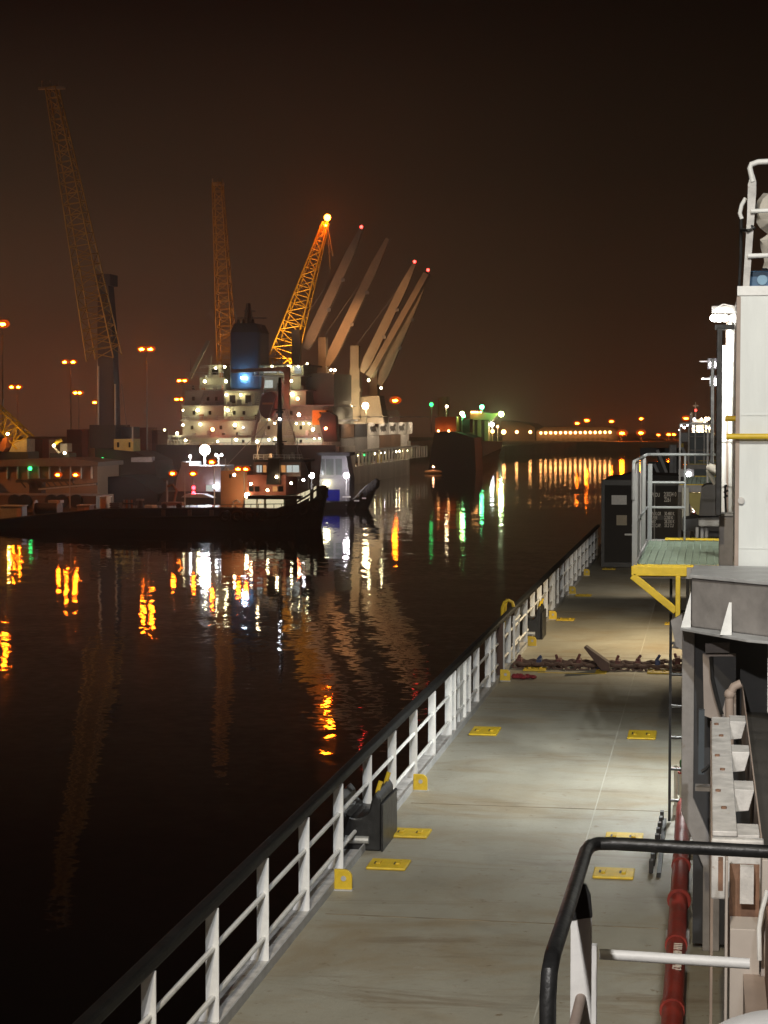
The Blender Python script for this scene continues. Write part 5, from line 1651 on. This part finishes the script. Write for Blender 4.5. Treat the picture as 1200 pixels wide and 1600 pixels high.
MB().pprism([(205, 722), (205, 715), (238, 714), (238, 722)], C1 - 2.3, 1).build('outrigger', LGREY, hc)
for px, py in ((160, 717.5), (155, 722), (158.5, 725)):
    MB().sphere(onY(px, py, C1 - 3), 0.22, 7, 5).build('green_lamp', GRNL, hc)
wr = MB()
wr.tube(onY(190, 600, C1), onY(198, 666, C1), 0.05, 4)
wr.tube(onY(153, 432, C1), onY(84, 140, C1 - 5), 0.05, 4)
wr.tube(onY(160, 432, C1), onY(88, 140, C1 - 5), 0.05, 4)
wr.build('wire', GREYP, hc)

C2 = 330.0
h2 = thing('harbour_crane', 'second tall crane with dim lattice boom behind the blue funnel', 'crane', (onY(356, 700, C2).x, C2, QZ))
MB().lattice(onY(356, 575, C2), onY(340, 286, C2), 3.0, 1.6, 22, 0.10).build('boom', CRANEY, h2)
hd = MB()
hd.bar(onY(331, 288, C2), onY(350, 288, C2), 0.4, 0.4)
for px in (332, 340, 348):
    hd.tube(onY(px, 288, C2), onY(px, 279, C2), 0.12, 4)
hd.build('boom_head', CRANEG, h2)
MB().lattice((onY(358, 600, C2).x, C2 + 3, QZ), onY(358, 570, C2 + 3), 4, 3, 8, 0.15).build('tower', DARK, h2)

C3 = 362.0
h3 = thing('lattice_crane', 'orange-lit lattice crane with bright lamp at the boom tip', 'crane', (onY(440, 700, C3).x, C3, QZ))
MB().lattice(onY(442, 562, C3), onY(509, 348, C3), 4.6, 1.1, 15, 0.16).build('boom', mat('crane_orange_paint', (0.60, 0.40, 0.07), 0.6, scale=0.5), h3)
MB().lattice((onY(441, 600, C3).x, C3, QZ), onY(441, 560, C3), 4, 4, 6, 0.2).build('tower', MATS['crane_orange_paint'], h3)
MB().sphere(onY(511.5, 340, C3 - 1.5), 0.62, 8, 6).build('tip_lamp', SODF, h3)
MB().sphere(onY(509, 352, C3 - 5), 0.20, 8, 6).build('boom_lamp', SODF, h3)
wr = MB()
for dx, yb in ((-14, 380), (-19, 400), (5, 420), (9, 400)):
    wr.tube(onY(511, 344, C3), onY(511 + dx, yb, C3), 0.05, 4)
wr.build('wire', CRANEG, h3)

# yellow crane at far left edge
yc = thing('yellow_crane', 'low yellow lattice crane lit orange at the left picture edge', 'crane', onY(20, 720, 235))
MB().lattice(onY(40, 692, 235), onY(-40, 612, 235), 2.2, 1.6, 10, 0.10).build('boom', YELLOW, yc)
MB().pprism([(14, 706), (22, 688), (42, 686), (42, 706)], 234, 3).build('cab', mat('cream_cab_paint', (0.55, 0.46, 0.34), 0.6), yc)
MB().pprism([(-4, 703), (4, 685), (11, 683), (9, 700), (4, 706)], 233, 2).build('counterweight', ORANGE, yc)
MB().pbox(-30, 722, 44, 706, 234, 4).build('chassis', DARK, yc)
MB().sphere(onY(12, 678, 231.5), 0.18, 7, 5).build('work_light', glow('amber_work_glow', (1, .5, .08), 260), yc)

ex = thing('excavator', 'small yellow excavator arm in front of a pale container on the quay', 'excavator', onY(92, 712, 250))
MB().pbox(94, 706, 105, 693, 251, 2).build('cab', CONTW, ex)
MB().path([onY(83, 697, 249.5), onY(90, 690, 249.5), onY(97, 687, 249.5)], 0.28, 6).build('arm', YELLOW, ex)
MB().path([onY(83, 697, 249.5), onY(88, 703, 249.5), onY(93, 708, 249.5)], 0.16, 6).build('stick', BEIGE, ex)
MB().pbox(78, 716, 108, 708, 250, 3).build('tracks', DARK, ex)
for px, py in ((84, 696), (101, 708)):
    MB().sphere(onY(px, py, 248.7), 0.18, 7, 5).build('work_light', WARMW, ex)

G_S = 'container stacks on the left quay'
for k_, (a, c, t_, m_, lab) in enumerate(((44, 66, 686, CONTR, 'red container on the quay right of the yellow crane'), (72, 77, 687, CONTW, 'pale container end behind the small excavator'),
                                         (104, 128, 671, CONTR, 'tall red container stack left of the crane tower'), (128, 142, 670, CONTB, 'brown container stack touching the crane tower'),
                                         (205, 229, 668, CONTR, 'red container stack right of the yellow crane cab'), (230, 246, 672, MAROON, 'dark maroon container stack beside the cargo ship stern'))):
    Y_ = 285 + k_ * 3
    p_, q_ = onY(a, t_, Y_), onY(c, t_, Y_)
    t = thing('container_stack' if c - a > 8 else 'container', lab, 'containers' if c - a > 8 else 'container', ((p_.x + q_.x) / 2, Y_, QZ), G_S)
    n_ = max(1, round((p_.z - QZ) / 2.5))
    hh = (p_.z - QZ) / n_
    for i_ in range(n_):
        MB().box(p_.x, Y_, QZ + i_ * hh + 0.02, q_.x, Y_ + 6, QZ + (i_ + 1) * hh).build('box', m_, t, bevel=0.06)

ws = thing('transit_shed', 'low shed with vertical posts along the left quay edge', 'shed', onY(70, 770, 207))
MB().pbox(-60, 775, 152, 728, 207.2, 8).build('wall', mat('shed_ochre_paint', (0.26, 0.15, 0.085), 0.8, scale=0.3), ws)
pz = MB()
for k_ in range(12):
    px = -40 + k_ * 16.5
    pz.pbox(px, 748, px + 1.6, 727, 206.9, 0.3)
pz.build('posts', CRANEG, ws)
MB().pprism([(-60, 729), (-60, 722), (40, 718), (100, 716), (153, 722), (153, 729)], 206.5, 9.5).build('roof', mat('dull_roof_paint', (0.16, 0.11, 0.08), 0.8), ws)
MB().sphere(onY(47, 732, 206.2), 0.24, 7, 5).build('green_lamp', GRNL, ws)
gw = thing('gangway', 'dark trussed gangway slung below the quay shed', 'gangway', onY(80, 760, 203))
g = MB()
g.bar(onY(25, 752, 203), onY(115, 750, 203), 0.25, 0.3)
g.bar(onY(60, 764, 203), onY(152, 756, 203), 0.25, 0.3)
for k_ in range(9):
    px = 32 + k_ * 10
    g.bar(onY(px, 752, 203), onY(px + 8, 762, 203), 0.12, 0.12)
g.build('truss', DARK, gw)
MB().bar(onY(60, 764.5, 202.8), onY(150, 756.5, 202.8), 0.15, 0.18).build('handrail', LGREY, gw)
MB().pbox(46, 812, 64, 748, 203.3, 1.5).build('pier', mat('pier_dark', (0.05, 0.035, 0.03), 0.8), gw)
fd_ = thing('mooring_pontoon', 'brown pontoon with dark tyres below the quay shed', 'pontoon', onY(50, 790, 190))
MB().pbox(-60, 800, 150, 775, 192, 6).build('deck', mat('pontoon_brown', (0.16, 0.10, 0.06), 0.8, scale=0.3), fd_)
for px in (22, 38, 80, 96, 118):
    q = onY(px, 783, 191.6)
    MB().tube(q, q + Vector((0, 0.35, 0)), 0.7, 12).build('tyre', RUBBER, fd_)

# buoy
by_ = thing('mooring_buoy', 'small lit orange buoy floating below the bulk ship stern', 'buoy', onY(676, 742, 330))
q = onZ(677, 740, WATER)
MB().sphere(q + Vector((0, 0, 0.3)), 0.75, 10, 6, (2.2, 1, .5)).build('float', mat('buoy_orange', (0.7, 0.30, 0.12), 0.6), by_)
MB().sphere(q + Vector((0, 0, 1.2)), 0.18, 7, 5).build('lamp', glow('buoy_glow', (1, .5, .25), 30), by_)
MB().tube(q + Vector((0, 0, .5)), q + Vector((0, 0, 1.2)), 0.06, 6).build('post', GREYP, by_)

# ------------------------------------------------------------------ haze
hz = MB().box(-700, -60, WATER - 1.5, 700, 1300, 75)
ho = hz.build('haze', bpy.data.materials.new('night_haze'))
hm = ho.data.materials[0]
hm.use_nodes = True
N, L = hm.node_tree.nodes, hm.node_tree.links
N.clear()
o = N.new('ShaderNodeOutputMaterial')
pv_ = N.new('ShaderNodeVolumePrincipled')
pv_.inputs['Color'].default_value = (0.92, 0.78, 0.66, 1)
pv_.inputs['Density'].default_value = 0.0007
pv_.inputs['Anisotropy'].default_value = 0.6
L.new(pv_.outputs[0], o.inputs['Volume'])
tag(ho, kind='stuff')

# ------------------------------------------------------------------ world: night sky with sodium sky-glow low on the horizon
W = bpy.data.worlds.new('World')
S.world = W
W.use_nodes = True
N, L = W.node_tree.nodes, W.node_tree.links
bg = N['Background']
tc = N.new('ShaderNodeTexCoord')
sp = N.new('ShaderNodeSeparateXYZ')
L.new(tc.outputs['Generated'], sp.inputs[0])
r = N.new('ShaderNodeValToRGB')
cr = r.color_ramp
cr.elements[0].position = 0.0
cr.elements[0].color = (0.038, 0.0155, 0.0080, 1)
cr.elements[1].position = 1.0
cr.elements[1].color = (0.004, 0.0035, 0.003, 1)
for p, c in ((0.06, (0.0180, 0.0095, 0.0052, 1)), (0.12, (0.0066, 0.0042, 0.0025, 1)), (0.21, (0.0005, 0.0002, 0.0002, 1))):
    e = cr.elements.new(p)
    e.color = c
L.new(sp.outputs['Z'], r.inputs['Fac'])
# warmer toward the lit left quay
az = N.new('ShaderNodeMapRange')
az.inputs['From Min'].default_value = -0.37
az.inputs['From Max'].default_value = -0.06
az.inputs['To Min'].default_value = 3.9
az.inputs['To Max'].default_value = 1.05
L.new(sp.outputs['X'], az.inputs['Value'])
mu = N.new('ShaderNodeMix')
mu.data_type = 'RGBA'
mu.blend_type = 'MULTIPLY'
mu.inputs['Factor'].default_value = 1
L.new(r.outputs['Color'], mu.inputs[6])
L.new(az.outputs['Result'], mu.inputs[7])
L.new(mu.outputs[2], bg.inputs['Color'])
bg.inputs['Strength'].default_value = 1.0


# ------------------------------------------------------------------ the ship's own deck lights
def spot(name, loc, target, power, col, angle=70, size=0.15, blend=0.6):
    l = bpy.data.lights.new(name, 'SPOT')
    l.energy = power
    l.color = col
    l.spot_size = R(angle)
    l.spot_blend = blend
    l.shadow_soft_size = size
    ob = bpy.data.objects.new(name, l)
    COL.objects.link(ob)
    ob.location = loc
    d_ = Vector(target) - Vector(loc)
    ob.rotation_euler = d_.to_track_quat('-Z', 'Y').to_euler()
    return ob


# floodlights high on the mast above and behind the camera
spot('mast_flood_lamp', (2.5, -3, 17.0), (0.2, 24, 3.0), 11500, (0.95, 0.99, 1.0), 52, 0.2, 0.7)
spot('mast_flood_lamp', (-1.2, -2, 16.5), (-1.9, 24, 0), 6000, (1.0, 0.845, 0.57), 54, 0.2, 0.7)
spot('landing_fill_lamp', (-1.5, -1.5, 9.0), (0.2, 11, 1.9), 4200, (1.0, 0.95, 0.90), 55, 0.15, 0.6)  # added fill with no visible source, brightens near rail and recess
# the cluster on the deckhouse corner
spot('cluster_lamp', onY(1120, 499, 19.75), (-2.2, 27, 0), 400, (1.0, 0.99, 0.90), 90, 0.08)
spot('cluster_lamp', onY(1124, 499, 19.35), (0.24, 22, 4.6), 12, (1.0, 0.95, 0.86), 120, 0.06)
spot('post_lamp', onY(1113, 572, 23.8), (-1.4, 25, 0), 300, (0.95, 1.0, 0.95), 80, 0.08)
# lamp under the green platform
spot('under_platform_lamp', (-0.25, 23.6, 2.72), (-0.9, 23.6, 0), 700, (0.97, 1.0, 0.97), 140, 0.10)
# warm lamp under the second platform
spot('platform_lamp', (-0.25, 38.5, 3.1), (-1.9, 38.5, 0), 1000, (1.0, 0.80, 0.50), 140, 0.08)
spot('far_deck_lamp', (-0.2, 49.0, 2.6), (-2.2, 52, 0.0), 240, (1.0, 0.88, 0.70), 130, 0.08)
spot('loading_house_lamp', onY(783, 648, 501), onY(758, 699, 420), 12000, (0.8, 1.0, 0.55), 70, 0.4)
# quay floods that light the crane booms
spot('quay_flood_lamp', (onY(40, 700, 222).x - 30, 215, 8), onY(120, 330, C1 - 3), 30000, (1.0, 0.42, 0.12), 75, 0.4)
spot('quay_flood_lamp', (onY(330, 700, 300).x - 20, 318, 10), onY(348, 430, C2), 28000, (1.0, 0.42, 0.12), 75, 0.4)
spot('crane_flood_lamp', onY(440, 620, C3 - 8), onY(480, 440, C3), 50000, (1.0, 0.50, 0.10), 60, 0.4)
spot('deck_flood_lamp', onY(500, 566, 272), onY(545, 470, 284), 2400, (1.0, 0.50, 0.24), 85, 0.4)
spot('deck_flood_lamp', onY(515, 572, 276), onY(610, 520, 304), 7500, (1.0, 0.46, 0.18), 60, 0.4)
# high-mast sodium floods of the quay, beyond the left picture edge
spot('quay_mast_flood_lamp', (-84, 158, 13), (-58, 186, -2.5), 13000, (1.0, 0.34, 0.07), 70, 0.5)
spot('quay_mast_flood_lamp', (-96, 190, 14), (-70, 212, -1), 16000, (1.0, 0.34, 0.07), 75, 0.5)
spot('boat_fill_lamp', onY(437, 690, VY + 4), onY(300, 800, VY + 4), 1500, (1.0, 0.55, 0.25), 100, 0.2)  # added spot on the vessel mast to brighten its aft deck
for a_, b_ in SIDE_FILL_SPOTS:
    spot('side_fill_lamp', a_, b_, 900, (1.0, 0.80, 0.58), 150, 0.1)  # added fill spots at the ends of the overside arms


# ------------------------------------------------------------------ camera and render settings
cam = bpy.data.cameras.new('camera')
cam.sensor_fit = 'VERTICAL'
cam.sensor_height = 36
cam.sensor_width = 27
cam.lens = 36 * FPX / 1600
cam.clip_end = 5000
cam.clip_start = 0.1
co = bpy.data.objects.new('camera', cam)
COL.objects.link(co)
co.location = (0, 0, H)
co.rotation_euler = (math.pi / 2 - TH, 0, PSI)
S.camera = co
S.view_settings.view_transform = 'Standard'
S.view_settings.look = 'None'
S.view_settings.exposure = 0
S.view_settings.gamma = 1
S.cycles.use_denoising = True
S.cycles.max_bounces = 6
S.cycles.volume_bounces = 0
S.cycles.sample_clamp_indirect = 6
S.cycles.use_light_tree = True
